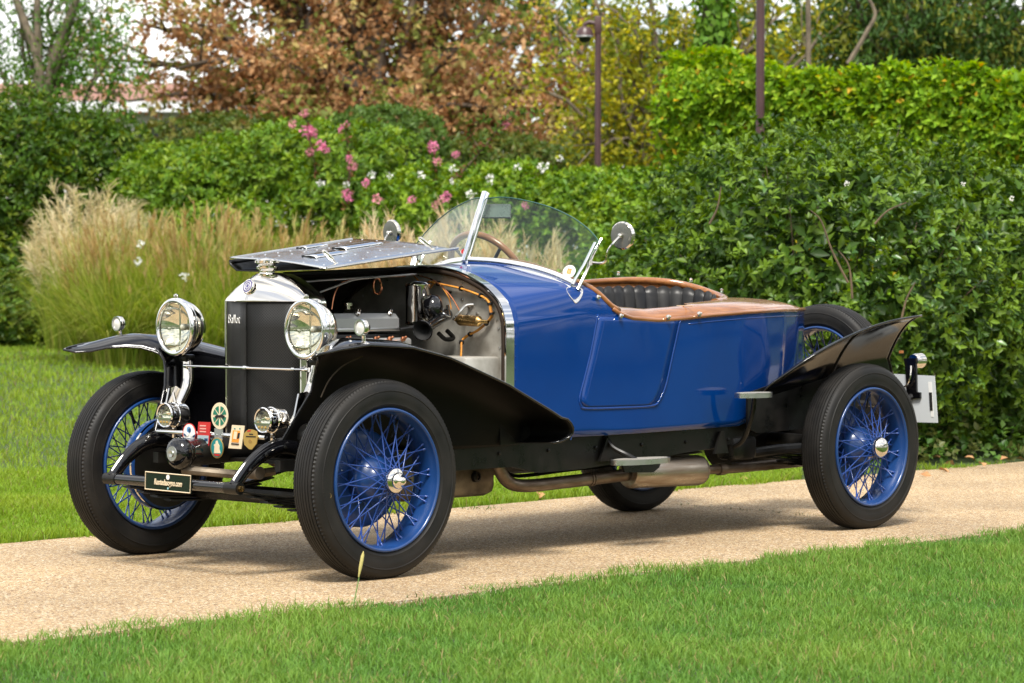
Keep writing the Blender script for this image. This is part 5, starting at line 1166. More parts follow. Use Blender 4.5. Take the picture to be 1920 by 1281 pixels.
# ---- wings
def wing_front(s):
    xo = [-.355, -.34, -.24, -.10, .11, .30, .60, .83, .888, .90]; zo = [.796, .802, .818, .832, .820, .780, .676, .573, .545, .538]
    yfr = [.722, .685, .645, .60, .555, .515, .48, .455, .436, .424, .416]; skj = [0, .03, .07, .115, .165, .21, .24, .258, .264, .262, .255]
    rows = []; N = 48
    for i in range(N + 1):
        u = i / N; x = -.355 + 1.245 * u; sk = max(0, 1 - u / .42) ** 1.3; tail = max(0, min(1, (x - .66) / .275))
        yin = float(np.interp(x, [-.36, .25, .62, .935], [.350, .372, .470, .502])); ysh = max(.416, yin + .012); r = []
        for j, (yy, kx) in enumerate(zip(yfr, skj)):
            X = x + kx * sk; z = float(np.interp(X, xo, zo)); t = j / 10; Y = .722 + (ysh - .722) * ((.722 - yy) / (.722 - .416)); Y -= .012 * max(0, 1 - u / .06) * (1 - t)
            crown = .026 * math.sin(math.pi * min(1, t * 1.7)) * (1 - tail); fall = .15 * max(0, (t - .45) / .55) ** 2.4 * (1 - .55 * tail); roll = .050 * max(0, 1 - u / .14) ** 2 * min(1, t / .15) * max(0, 1 - t * .6)
            r.append((X, s * Y, z + crown - fall - roll))
        X8, z8 = r[-1][0], r[-1][2]; xb = x + .145 * sk; zb = float(np.interp(xb, [-.21, .1, .5, .95], [.452, .44, .425, .435])); zb = min(zb, z8 - .01)
        for j in range(1, 7): t = j / 6; r.append((X8 + (xb - X8) * t, s * (ysh + (yin - ysh) * t), z8 + (zb - z8) * t))
        rows.append(r)
    for px, py, k in [(1064, 786, .722), (1071, 794, .720), (1075, 803, .715), (1074, 812, .708), (1067, 820, .70), (1054, 827, .69), (1036, 831, .68)]:      # rounded heel
        q = PYp(px, py, -k); last = rows[-1]; m_ = len(last); rows.append([(q[0] - .03 * (j / (m_ - 1)), s * (k + (.500 - k) * min(1, j / 10)), min(q[2], 9) - .012 * (j / (m_ - 1))) for j in range(m_)])
    o = smoothsheet('front_wing', rows, .004, BLACK, smooth=80, under=UNDER, outdir=(0, -s * .3, .9))
    V, F = tube([r[0] for r in rows], .0045, 8); mk('wing_bead', V, F, BLACK, o, 180)
    V, F = tube(rows[0], .0045, 8); mk('wing_bead', V, F, BLACK, o, 180)
    mk('wing_closing_plate', *prism([(.78, s * .503, .435), (.99, s * .505, .437), (.985, s * .505, .50), (.93, s * .505, .535), (.78, s * .503, .57)], (0, s * .004, 0)), SATIN, o, 0)
    if s < 0: P = spline([PYp(680, 668, -.55), PYp(645, 685, -.5), PYp(618, 712, -.47), PYp(602, 745, -.45)], 6); V, F = tube(P, .003, 6); mk('lamp_cable', V, F, mat('cable_cloth', (0.06, 0.045, 0.03), .8), o)
    return o
for s in (-1, 1): wing_front(s)
def wing_rear(s):
    ctl = [(1430, 735, .515), (1445, 721, .545), (1480, 697, .60), (1520, 670, .655), (1560, 647, .695), (1600, 627, .72), (1640, 611, .735), (1680, 600, .74), (1728, 592, .74)]
    edge = spline([PYp(x, y, -Y) for x, y, Y in ctl], 6); rows = []; n = len(edge)
    for i, e in enumerate(edge):
        u = i / (n - 1); w_ = -e.y; inn = .500; zb = float(np.interp(e.x, [2.3, 2.55, 2.8, 3.0, 3.2], [.44, .47, .54, .60, .655])); sk = .12 * max(0, (u - .5) / .5) ** 1.5; wd = w_ - inn - .012; r = []
        for j in range(9):
            t = j / 8; dz = -(.03 * t + .16 * t ** 2.2) * min(1, wd / .22); r.append((e.x + sk * t * .6, s * (w_ - wd * t), max(e.z + dz, zb + .02)))
        z8 = r[-1][2]
        for j in range(1, 5): t = j / 4; r.append((e.x + sk * (.6 + .4 * t), s * (inn + .012 - .012 * t), z8 + (zb - z8) * t))
        rows.append(r)
    o = smoothsheet('rear_wing', rows, .004, BLACK2, smooth=80)
    V, F = tube([r[0] for r in rows], .0045, 8); mk('wing_bead', V, F, BLACK, o, 180); V, F = tube(rows[-1], .0045, 8); mk('wing_bead', V, F, BLACK, o, 180)
    V, F = tube(rows[int(n * .72)], .008, 6); mk('wing_stay', V, F, SATIN, o, 180)
    q = [PYp(x, y, -.512) for x, y in [(1402, 737), (1402, 802), (1420, 812), (1560, 800), (1560, 700), (1500, 700), (1445, 722)]]; mk('wing_valance', *prism([(p[0], s * -p[1], p[2]) for p in q], (0, -s * .01, 0)), SATIN, o, 0)
    return o
for s in (-1, 1): wing_rear(s)

# ---- wheels
def wheel_meshes():
    # rim, tyre, spokes, hub, drum in wheel space: axle along y, outer face towards -y
    M = {}
    rim = [(-.0585, .2565), (-.0635, .2555), (-.066, .2505), (-.064, .2455), (-.058, .2435), (-.048, .2430), (-.040, .238), (-.022, .2335), (0, .2325), (.022, .2335), (.040, .238), (.048, .2430), (.058, .2435), (.064, .2455), (.066, .2505), (.0635, .2555), (.0585, .2565), (.03, .248), (-.03, .248)]
    M['rim'] = lathe(rim, (0, 0, 0), (0, 1, 0), 72, closed=True)
    half = [(.050, .246), (.0575, .258), (.063, .268), (.0650, .2695), (.0650, .2715), (.0648, .273), (.0675, .288), (.0685, .303), (.0675, .314), (.0690, .3155), (.0690, .3175), (.0668, .319), (.0645, .330), (.0605, .3385), (.0575, .3415), (.0555, .3455), (.050, .3500), (.0475, .3520), (.0462, .3475), (.0440, .3475), (.0430, .3528), (.0340, .3553), (.0330, .3510), (.0308, .3510), (.0298, .3562), (.0215, .3572), (.0205, .3530), (.0183, .3530), (.0173, .3576), (.0075, .3580), (.0066, .3540), (.0044, .3540), (.0035, .3582)]
    prof = [(-a, b) for a, b in half] + [(a, b) for a, b in half[::-1]]; n = 288; V = []; F = []; k = len(prof)
    a, u, v = frame_of((0, 1, 0)); GR = RT - .008
    for j, (h, r) in enumerate(prof):
        for i in range(n):
            t = 2 * math.pi * i / n; rr = r; hh = h
            if .3425 < r < .353 and abs(h) > .046: rr -= .0030 * (i % 2); hh *= 1 - .02 * (i % 2)
            p = (u * math.cos(t) + v * math.sin(t)) * rr
            if p.z < -GR: hh *= 1 + .9 * (-GR - p.z) / .02 * .2; p.z = -GR
            V.append((p.x, hh, p.z))
    for j in range(k - 1):
        for i in range(n): F.append((j * n + i, j * n + (i + 1) % n, (j + 1) * n + (i + 1) % n, (j + 1) * n + i))
    M['tyre'] = (V, F)
    # steps of the hub, towards the outside
    M['hub'] = lathe([(.075, .0001), (.075, .07), (.06, .085), (.02, .088), (-.005, .080), (-.020, .062), (-.035, .046), (-.060, .040), (-.092, .037), (-.094, .0001)], (0, 0, 0), (0, 1, 0), 36)
    return M
WM = wheel_meshes()
def as_mesh(name, VF, m, smooth=40):
    o = mk(name, VF[0], VF[1], m, None, smooth); me = o.data; bpy.data.objects.remove(o); return me
rim_me, tyre_me, hub_me = as_mesh('rim', WM['rim'], WBLUE, 60), as_mesh('tyre', WM['tyre'], RUBBER, 32), as_mesh('hub', WM['hub'], WBLUE, 50)
NIP = mat('spoke_enamel', (0.012, 0.05, 0.24), .35, 0, .3)
def spoke_me(a, b):
    V, F = tube([a, a.lerp(b, .93), a.lerp(b, .935), b], [.0026, .0026, .0042, .0042], 6); return as_mesh('spoke', (V, F), NIP, 60)
def pol(r, y, t): return Vector((r * math.cos(t), y, r * math.sin(t)))
dl = math.radians(26); dl2 = math.radians(48)
sp_me = {('o', 1): spoke_me(pol(.042, -.082, -dl2), pol(.236, .012, 0)), ('o', -1): spoke_me(pol(.042, -.082, dl2), pol(.236, .012, 0)),
         ('i', 1): spoke_me(pol(.082, .030, -dl), pol(.2365, -.030, 0)), ('i', -1): spoke_me(pol(.082, .030, dl), pol(.2365, -.030, 0))}
cap_f = as_mesh('hub_cap', lathe([(-.088, .040), (-.092, .043), (-.104, .043), (-.108, .038), (-.112, .030), (-.120, .029), (-.124, .025), (-.130, .0165), (-.138, .015), (-.143, .010), (-.144, .0001)], (0, 0, 0), (0, 1, 0), 36), NICKEL, 50)
cap_r = as_mesh('hub_cap', lathe([(-.088, .040), (-.092, .044), (-.106, .044), (-.114, .041), (-.124, .030), (-.130, .015), (-.131, .0001)], (0, 0, 0), (0, 1, 0), 36), NICKEL, 60)
drum_me = as_mesh('brake_drum', lathe([(.130, .0001), (.130, .150), (.125, .172), (.115, .176), (.075, .176), (.068, .172), (.060, .150), (.058, .08)], (0, 0, 0), (0, 1, 0), 48), WBLUE, 40)
ring_me = as_mesh('drum_ring', lathe([(.1125, .1765), (.118, .1790), (.124, .1765)], (0, 0, 0), (0, 1, 0), 48), NICKEL, 40)
plate_me = as_mesh('backing_plate', lathe([(.1305, .0001), (.134, .09), (.1305, .165)], (0, 0, 0), (0, 1, 0), 40), SATIN, 40)
def wheel(loc, rz, cap, drum=True, label=None, spin=0.0, ry=0.0):
    w_ = bpy.data.objects.new('wheel', hub_me); COL.objects.link(w_); w_.parent = car; w_.matrix_parent_inverse = Matrix.Translation(-car.location); w_.location = loc; w_.rotation_euler = (0, 0, rz)
    if label: w_['label'] = label
    def ch(nm, me, rot=0.0):
        o = bpy.data.objects.new(nm, me); COL.objects.link(o); o.parent = w_; o.rotation_euler = (0, rot, 0); return o
    ch('tyre', tyre_me); ch('rim', rim_me)
    if cap: ch('hub_cap', cap)
    if drum: ch('brake_drum', drum_me); ch('drum_ring', ring_me); ch('backing_plate', plate_me)
    for i in range(15):
        for sg in (1, -1):
            ch('spoke', sp_me[('o', sg)], 2 * math.pi * (i + (.27 if sg < 0 else 0)) / 15 + spin); ch('spoke', sp_me[('i', sg)], 2 * math.pi * (i + .5 + (.22 if sg < 0 else 0)) / 15 + spin)
    V, F = tube([pol(.232, .0, 1.0 + spin), pol(.165, .0, 1.0 + spin)], .0042, 8); mk('valve_stem', V, F, SATIN, w_, local=True)
    return w_
zc = RT - .006
wheel((0, -TR / 2, zc), 0, cap_f, True, 'front wheel with stepped nickel cap', .1)
wheel((WB, -TR / 2, zc), 0, cap_r, True, 'rear wheel with plain domed nickel cap', .33)
wheel((0, TR / 2, zc), math.pi, cap_f, True, 'front wheel seen from its inner side', .2)
wheel((WB, TR / 2, zc), math.pi, cap_r, True, 'rear wheel half hidden under the chassis', .0)
wheel((3.455, 0, .602), math.pi / 2, None, False, 'spare wheel strapped upright behind the tail', .15)
V, F = tube([(3.20, 0, .60), (3.47, 0, .60)], .03, 12); mk('spare_carrier', V, F, SATIN, car)
# chalk ring on the front tyre
tp = Vector((0, 0, 0)); c = Vector(PYp(617, 930, -.716)); V, F = tube([c + Vector((math.cos(t) * .010, 0, math.sin(t) * .010)) for t in np.linspace(0, 2 * math.pi, 24)[:-1]], .0012, 4, closed=True); mk('tyre_mark', V, F, mat('yellow_chalk', (0.22, 0.15, 0.05), .9), car)

# ---- chassis
for s in (-1, 1):
    q = [(.50, .435), (.86, .44), (1.1, .446), (2.25, .456), (2.45, .50), (2.75, .60), (3.1, .56), (3.1, .50), (2.75, .53), (2.5, .43), (2.30, .385), (2.0, .36), (1.30, .318), (1.05, .315), (.9, .345), (.5, .345)]
    yv = .455
    rail = mk('chassis_rail', *prism([(x, s * yv, z) for x, z in q], (0, -s * .03, 0)), SATIN, car, 20)
    mk('front_rail', *prism([(-.20, s * .362, .375), (.53, s * .452, .347), (.53, s * .452, .433), (-.20, s * .362, .415)], (0, -s * .03, 0)), SATIN, rail, 20)
    for x in np.linspace(.55, 2.2, 7):
        V, F = lathe([(0, .008), (.006, .007), (.008, .001)], (x, s * .455, .40), (0, s, 0), 8); mk('rivet', V, F, SATIN, rail)
    # dumb iron: curved horn
    hp = spline([(-.05, s * .355, .43), (-.16, s * .352, .462), (-.25, s * .350, .450), (-.33, s * .348, .405), (-.385, s * .347, .352), (-.405, s * .347, .330)], 6)
    V, F = tube(hp, np.linspace(.034, .022, len(hp)), 8, ell=(.75, 1.05), up=(0, 1, 0)); hn = mk('dumb_iron', V, F, BLACK, car, 60)
    for i in (8, 14, 20):
        V, F = lathe([(0, .007), (.006, .006), (.008, .001)], hp[i] + Vector((0, s * .026, 0)), (0, s, 0), 8); mk('bolt', V, F, SATIN, hn)
    V, F = lathe([(-.035, .022), (.035, .022)], (-.405, s * .347, .325), (0, 1, 0), 16, caps=True); mk('shackle', V, F, SATIN, hn); V, F = lathe([(.035, .012), (.045, .011), (.047, .001)], (-.405, s * .347, .325), (0, s, 0), 6); mk('shackle_nut', V, F, BRASS, hn)
    # leaf springs, each leaf its own part
    for i in range(5):
        L_ = .42 - i * .065; P = [(x, s * .352, .315 + .0 - .045 * (1 - (abs(x - .02) / .42) ** 2) - .011 * i) for x in np.linspace(-L_ + .02, L_ + .02, 9)]
        V, F = tube(P, .026, 6, ell=(.2, 1.0), up=(0, 0, 1)); mk('spring_leaf', V, F, SATIN, car, 40)
    for i in range(5):
        L_ = .52 - i * .08; P = [(x + WB, s * .43, .36 - .05 * (1 - (abs(x) / .52) ** 2) - .011 * i) for x in np.linspace(-L_, L_, 9)]
        V, F = tube(P, .026, 6, ell=(.2, 1.0), up=(0, 0, 1)); mk('spring_leaf', V, F, SATIN, car, 40)
    # friction damper
    V, F = lathe([(-.02, .045), (.02, .045)], (-.10, s * .41, .50), (0, 1, 0), 20, caps=True); mk('damper', V, F, SATIN, car)
    V, F = tube([(-.10, s * .41, .50), (.0, s * .42, .33)], .012, 8); mk('damper_arm', V, F, SATIN, car)
V, F = tube([(-.405, -.35, .325), (-.405, .35, .325)], .0195, 16); mk('front_tube', V, F, BLACK, car)
V, F = tube([(.0, -.56, .30), (.0, -.40, .262), (.0, 0, .262), (.0, .40, .262), (.0, .56, .30)], .028, 8, ell=(.8, 1.1)); mk('front_axle', V, F, SATIN, car)
V, F = tube([(.12, -.54, .27), (.12, .54, .27)], .012, 8); mk('track_rod', V, F, SATIN, car)
V, F = tube([(-.02, -.37, .27), (.35, -.37, .36)], .014, 8); mk('drag_link', V, F, SATIN, car)
V, F = lathe([(-.58, .035), (-.16, .045), (-.13, .13), (.13, .13), (.16, .045), (.58, .035)], (WB, 0, zc), (0, 1, 0), 24, caps=True); mk('rear_axle', V, F, SATIN, car)
for s in (-1, 1):
    V, F = tube([(0, s * .52, .352), (0, s * .56, .352)], .05, 14); mk('stub_axle', V, F, SATIN, car)
for x in (.18, .95, 2.2, 2.95):
    V, F = box((x, 0, .40), (.06, .80, .07), 0, .01); mk('cross_member', V, F, SATIN, car)
V, F = box((-.02, 0, .40), (.22, .62, .012), 0, 0); mk('apron', V, F, SATIN, car, 0)
# starter and dynamo in the nose
dc = Vector(PXp(322, 851, -.36)); mk('dynamo', *lathe([(0, .0001), (0, .014), (.002, .028), (.006, .042), (.014, .052), (.026, .058), (.044, .060), (.056, .058), (.062, .052), (.075, .050), (.12, .050)], dc, (1, 0, 0), 32), BLACK, car, 50)
mk('dynamo_cap', *lathe([(-.004, .0001), (-.006, .012), (-.001, .013), (-.001, .027), (.004, .028)], dc, (1, 0, 0), 28), ALU, car, 40)
V, F = tube([dc + Vector((.1, 0, 0)), (.15, 0, .45)], .05, 12); mk('dynamo_drive', V, F, SATIN, car)
V, F = tube(spline([dc + Vector((.05, .0, -.06)), (-.25, -.03, .36), (-.15, -.10, .35), (-.05, -.16, .36)], 5), .016, 8); mk('starting_shaft', V, F, SUMP, car)
V, F = lathe([(0, .024), (.05, .024)], (-.16, -.155, .36), (0, -1, 0), 14, caps=True); mk('steering_joint', V, F, SUMP, car)
V, F = box((.74, -.13, .30), (.52, .30, .16), 0, .04); mk('sump', V, F, SUMP, car, 40)
V, F = lathe([(0, .022), (.014, .020), (.016, .012), (.008, .011)], (.87, -.283, .30), (0, -1, 0), 16); mk('drain_plug', V, F, SATIN, car)
V, F = box((1.35, 0, .36), (.7, .22, .16), 0, .04); mk('gearbox', V, F, SATIN, car, 40)
V, F = tube([(1.7, 0, .36), (2.75, 0, .355)], .035, 12); mk('propeller_shaft', V, F, SATIN, car)
V, F = tube(spline([(.95, -.36, .325), (1.02, -.37, .30), (1.3, -.37, .31), (1.6, -.38, .32)], 5), .008, 6); mk('brake_cable', V, F, SATIN, car)
# exhaust
ex = spline([(.85, -.395, .42), (.875, -.40, .35), (.93, -.40, .285), (1.03, -.40, .263), (1.25, -.40, .266), (1.45, -.40, .272), (1.62, -.40, .277)], 6); V, F = tube(ex, .0255, 16); pipe = mk('exhaust_pipe', V, F, EXH, car, 180)
for x in (1.40, 1.415): V, F = lathe([(-.004, .029), (.004, .029)], (x, -.40, .2705), (1, 0, 0), 20, caps=True); mk('pipe_clamp', V, F, EXH, pipe)
mk('silencer', *lathe([(0, .0001), (0, .052), (.010, .060), (.016, .062), (.43, .064), (.45, .060), (.465, .040), (.47, .0001)], (1.63, -.40, .283), (1, 0, -.018), 36), MUFF, car, 50)
V, F = tube([(2.09, -.40, .275), (2.2, -.40, .272), (2.201, -.40, .272), (2.24, -.40, .272), (2.241, -.40, .272), (2.75, -.38, .275), (3.2, -.36, .29), (3.5, -.36, .29)], [.020, .020, .026, .026, .022, .022, .022, .022], 14); mk('tail_pipe', V, F, EXH, car, 60)
mk('heat_shield', *prism([Vector(PYp(x, y, -.468)) for x, y in [(1168, 873), (1172, 886), (1225, 886), (1236, 877), (1240, 866)]], (0, .012, 0)), SATIN, car, 0)
# oval steps
def step(c, rx, ry, stem):
    o = mk('step_plate', *prism([p for p in ellipse_disc(c, rx, ry, (1, 0, 0), (0, 1, 0), 40)], (0, 0, -.020)), ALU, car, 30)
    mk('step_tread', *prism([p for p in ellipse_disc(Vector(c) + Vector((0, 0, .0012)), rx * .92, ry * .88, (1, 0, 0), (0, 1, 0), 40)], (0, 0, -.002)), ALUDULL, o, 30)
    V, F = tube(spline(stem, 5), .010, 8); mk('step_stem', V, F, SATIN, o)
step((2.19, -.60, .600), .105, .055, [(2.21, -.59, .590), (2.215, -.57, .50), (2.22, -.52, .40), (2.22, -.47, .37)])
step((1.505, -.58, .356), .165, .062, [(1.50, -.57, .345), (1.47, -.54, .37), (1.44, -.49, .40), (1.43, -.46, .44)])
for x in (1.43, 2.14):
    mk('step_bracket', *prism([(x - .05, -.463, .345), (x + .04, -.463, .345), (x + .012, -.463, .437), (x - .008, -.463, .437)], (0, -.012, 0)), SATIN, car, 0)
# brake rods and clutter ahead of the rear wheel
V, F = tube(spline([Vector(PYp(x, y, -.5)) for x, y in [(1415, 790), (1430, 805), (1470, 805), (1520, 780)]], 5), .006, 6); mk('brake_hose', V, F, SATIN, car)
V, F = box((2.30, -.42, .36), (.16, .10, .10), 0, .02); mk('spring_hanger', V, F, SATIN, car)
V, F = tube([(2.30, -.43, .33), (2.55, -.46, .345), (2.84, -.52, .35)], .022, 10); mk('torque_arm', V, F, SATIN, car)
# ---- lamps
def headlamp(s):
    c = Vector((-.075, s * .370, .883)); ax = Vector((1, 0, 0)); R_ = .110
    o = mk('headlamp', *lathe([(.0, .104), (.016, .104), (.040, .098), (.070, .080), (.096, .054), (.114, .022), (.117, .0001)], c, ax, 48), NICKEL, car, 60)
    mk('rim', *lathe([(.012, .1055), (.004, .1105), (-.008, .1125), (-.018, .1100), (-.023, .1020), (-.021, .0950), (-.012, .0925), (-.004, .095)], c, ax, 56), CHROME, o, 60)
    mk('reflector', *lathe([(-.004, .098), (.012, .090), (.030, .076), (.048, .056), (.060, .034), (.066, .012)], c, ax, 48), REFL, o, 80)
    mk('lens', *lathe([(-.012, .094), (-.017, .070), (-.021, .035), (-.022, .0001)], c, ax, 48), LENS, o, 80)
    V, F = lathe([(.066, .012), (.050, .012), (.046, .010), (.035, .013), (.022, .014), (.012, .008), (.009, .0001)], c, ax, 16); mk('bulb', V, F, FROST, o, 60)
    V, F = tube([c + Vector((.012, 0, .094)), c + Vector((.012, 0, -.094))], .0035, 6); mk('bulb_bar', V, F, NICKEL, o)
    V, F = lathe([(-.008, .008), (0, .010), (.010, .009), (.014, .001)], c + Vector((-.008, 0, .113)), (0, 0, 1), 12); mk('rim_knob', V, F, NICKEL, o)
    # pillar
    V, F = box(c + Vector((.045, 0, -.118)), (.05, .045, .028), 0, .008); mk('lamp_bracket', V, F, SATIN, o)
    P = spline([c + Vector((.045, 0, -.125)), (-.035, s * .360, .72), (-.045, s * .352, .665), (-.085, s * .346, .60), (-.135, s * .345, .535)], 6)
    V, F = tube(P, list(np.linspace(.020, .022, len(P) // 2)) + list(np.linspace(.023, .012, len(P) - len(P) // 2)), 14); mk('lamp_pillar', V, F, NICKEL, o, 180)
    q = [(-.12, s * .372, .652), (-.085, s * .376, .660), (-.05, s * .374, .640), (-.10, s * .372, .56), (-.14, s * .371, .52), (-.15, s * .371, .535)]; mk('pillar_plate', *prism(q, (0, -s * .008, 0)), NICKEL, o, 20)
    return c
for s in (-1, 1): headlamp(s)
V, F = tube([(-.055, -.352, .736), (-.055, .352, .736)], .0055, 10); mk('lamp_tie_bar', V, F, CHROME, car)
for y in (-.345, -.27, .0, .345): V, F = lathe([(-.008, .0085), (.008, .0085)], (-.055, y, .736), (0, 1, 0), 12, caps=True); mk('tie_bar_nut', V, F, CHROME, car)
def foglamp(s):
    c = Vector((-.205, s * .280, .556)); ax = Vector((1, 0, 0))
    o = mk('fog_lamp', *lathe([(0, .044), (.004, .0455), (.03, .0455), (.032, .048), (.040, .048), (.042, .0455), (.075, .0455), (.082, .042), (.088, .020), (.089, .0001)], c, ax, 36), CHROME, car, 40)
    mk('rim', *lathe([(.004, .0465), (-.006, .0475), (-.010, .044), (-.008, .040), (.0, .040)], c, ax, 36), CHROME, o)
    mk('reflector', *lathe([(.0, .0405), (.015, .036), (.028, .024), (.034, .008), (.034, .0001)], c, ax, 28), REFL, o, 80)
    mk('lens', *lathe([(-.004, .041), (-.007, .025), (-.008, .0001)], c, ax, 28), LENS, o, 80)
    V, F = box(c + Vector((-.010, 0, -.012)), (.004, .084, .005)); mk('lens_bar', V, F, CHROME, o)
    low = [c + Vector((-.0085, .040 * math.sin(t), .040 * math.cos(t))) for t in np.linspace(math.pi * .60, math.pi * 1.40, 14)]; mk('lower_lens', *prism(low, (.003, 0, 0)), mat('lamp_shade_plate', (0.45, 0.44, 0.34), .2, .6), o, 0)
    for y in (-.018, 0, .018): V, F = lathe([(0, .005), (-.003, .004), (-.004, .0001)], c + Vector((-.009, y, -.025)), (1, 0, 0), 8); mk('lens_stud', V, F, GOLD, o)
    if s > 0: V, F = tube([c + Vector((.06, s * .015, .040)), (-.125, s * .335, .635)], .0055, 8); mk('lamp_conduit', V, F, NICKEL, o)
    V, F = tube([c + Vector((.04, 0, -.046)), c + Vector((.04, 0, -.085))], .010, 8); mk('lamp_foot', V, F, NICKEL, o)
for s in (-1, 1): foglamp(s)
def sidelamp(s):
    c = Vector((-.115, s * .690, .893)); o = mk('side_lamp', *lathe([(0, .026), (.004, .029), (.016, .029), (.020, .025), (.034, .016), (.040, .0001)], c, (1, 0, 0), 28), NICKEL, car, 50)
    mk('lens', *lathe([(.001, .0255), (-.002, .015), (-.003, .0001)], c, (1, 0, 0), 24), FROST, o); mk('rim', *lathe([(.003, .0295), (-.004, .029), (-.004, .0245), (.002, .0245)], c, (1, 0, 0), 28), CHROME, o)
    V, F = tube([c + Vector((.015, 0, -.026)), c + Vector((.018, 0, -.05))], .007, 8); mk('lamp_stem', V, F, NICKEL, o); V, F = lathe([(0, .020), (.006, .018), (.012, .008)], c + Vector((.018, 0, -.06)), (0, 0, 1), 16); mk('lamp_foot', V, F, NICKEL, o)
    V, F = lathe([(0, .016), (.004, .015), (.008, .0001)], c + Vector((-.03, -s * .03, -.055)), (-.6, 0, .8), 16); mk('wing_stud', V, F, NICKEL, o)
for s in (-1, 1): sidelamp(s)

# ---- badge bar and badges
XB = -.215
bl, br_ = Vector(PXp(300, 809, XB)), Vector(PXp(540, 826, XB)); V, F = tube([(XB, .315, bl.z), (XB, -.30, bl.z)], .0088, 12); bar = mk('badge_bar', V, F, CHROME, car)
XF = XB - .012
def P2(px, py, dx=0.0): return Vector(PXp(px, py, XF - dx))
def oval(name, px, py, w_, h_, m, dx=0.0, parent=None, th=.003, n=32):
    c = P2(px, py, dx); k = (CAM - np.array(c)); s_ = abs(np.dot(np.array(c) - CAM, _f)) / FPX
    return mk(name, *prism(ellipse_disc(c, h_ / 2 * s_, w_ / 2 * s_ / .715, (0, 0, 1), (0, 1, 0), n), (th, 0, 0)), m, parent or car, 0)
def quad(name, pts, m, dx=0.0, parent=None, th=.003): return mk(name, *prism([P2(x, y, dx) for x, y in pts], (th, 0, 0)), m, parent or car, 0)
# 1 blue, white and red round badge
b = oval('badge', 354.5, 813.5, 27.5, 39.5, RED); b['label'] = 'round badge, red above and navy below round a white field'
oval('badge_field', 354.5, 813.5, 24.5, 36, WHITE, .0012, b, .001); quad('badge_mark', [(345, 821), (364, 823), (362, 831), (347, 829)], NAVY, .0022, b, .001); oval('badge_mark', 354, 806, 9, 12, mat('sky_enamel', (0.12, 0.30, 0.55), .3), .0022, b, .001)
oval('badge_mark', 355, 807, 5, 8, NAVY, .003, b, .001); oval('badge_mark', 351, 814, 6, 8, WHITE, .0034, b, .001); oval('badge_mark', 359, 815, 6, 8, WHITE, .0034, b, .001); quad('badge_mark', [(344, 812), (349, 816), (349, 819), (344, 816)], NAVY, .0034, b, .001); quad('badge_mark', [(361, 818), (366, 814), (366, 818), (361, 821)], NAVY, .0034, b, .001)
# 2 red oblong badge
b = quad('badge', [(372, 791), (394.5, 792), (391, 839), (368, 838)], RED); b['label'] = 'upright red oblong badge with a small picture below'
quad('badge_mark', [(370.5, 816), (391, 817), (390, 832), (369.5, 831)], mat('pale_picture', (0.35, 0.45, 0.48), .4), .0012, b, .001); quad('badge_mark', [(371, 823), (381, 823), (381, 829), (370.5, 829)], GREEN, .0022, b, .001); quad('badge_mark', [(383, 822), (389, 822), (389, 827), (383, 827)], NAVY, .0022, b, .001)
for y in (797, 802.5, 808): quad('badge_mark', [(374.5, y), (386, y + .5), (386, y + 3), (374.5, y + 2.5)], mat('pink_print', (0.75, 0.35, 0.30), .4), .0012, b, .001)
# 3 big cream oval with green rays
b = oval('badge', 411.5, 780, 34.5, 50, CREAM); b['label'] = 'large cream oval badge with green rays and a dark racing car'
cx, cy = 411.5, 780
for i in range(8):
    a0, a1 = math.radians(i * 45 + 8 if i % 2 == 0 else i * 45 + 3), math.radians(i * 45 + 42 if i % 2 == 0 else i * 45 + 37)
    quad('badge_ray', [(cx + 3 * math.cos((a0 + a1) / 2), cy + 4.5 * math.sin((a0 + a1) / 2))] + [(cx + 12.5 * math.cos(a), cy + 18.5 * math.sin(a)) for a in np.linspace(a0, a1, 5)], GREEN, .0012, b, .001)
quad('badge_car', [(402, 781), (406, 778.5), (412, 778.5), (415, 776.5), (418, 779), (421, 780.5), (421, 783), (404, 783)], DARK, .0026, b, .001); oval('badge_mark', 405.5, 783, 3, 4, DARK, .003, b, .001); oval('badge_mark', 418, 783, 3, 4, DARK, .003, b, .001)
# strap between the ovals
quad('badge_strap', [(402, 803), (418, 804), (417, 826), (402, 825)], ALU, -.002, None, .002)
for x in (405, 414): oval('strap_screw', x, 816, 2.8, 4, CHROME, .0, None, .002)
# 4 teal oval with a pale figure
b = oval('badge', 406.5, 840, 27, 39, GOLD); b['label'] = 'teal oval badge with gilt edge and pale tower'
oval('badge_field', 406.5, 840, 23.5, 35, TEAL, .0012, b, .001); quad('badge_mark', [(401, 850), (402, 837), (400.5, 834), (404, 832), (404.5, 827), (407.5, 826), (409, 832), (411.5, 836), (411, 842), (413.5, 850)], CREAM, .0022, b, .001); quad('badge_mark', [(400, 851), (413, 852), (410.5, 855.5), (403, 855)], RED, .0022, b, .001)
# 5 cream oblong
b = quad('badge', [(435, 797), (458.5, 798.5), (452, 842), (428, 840.5)], CREAM); b['label'] = 'cream oblong badge with an orange and black picture'
quad('badge_mark', [(436.5, 807), (450, 808), (447, 830), (434, 829)], ORANGE, .0012, b, .001); quad('badge_mark', [(439, 809), (445, 809.5), (443, 824), (437, 823)], CREAM, .0022, b, .001); quad('badge_mark', [(446, 812), (449.5, 812), (448, 822), (444, 823)], DARK, .0022, b, .001); quad('badge_mark', [(433.5, 831), (447.5, 832), (447, 834.5), (433, 833.5)], DARK, .0022, b, .001)
for x in (440, 449.5): oval('badge_mark', x, 804, 3, 3, TEAL, .0012, b, .001)
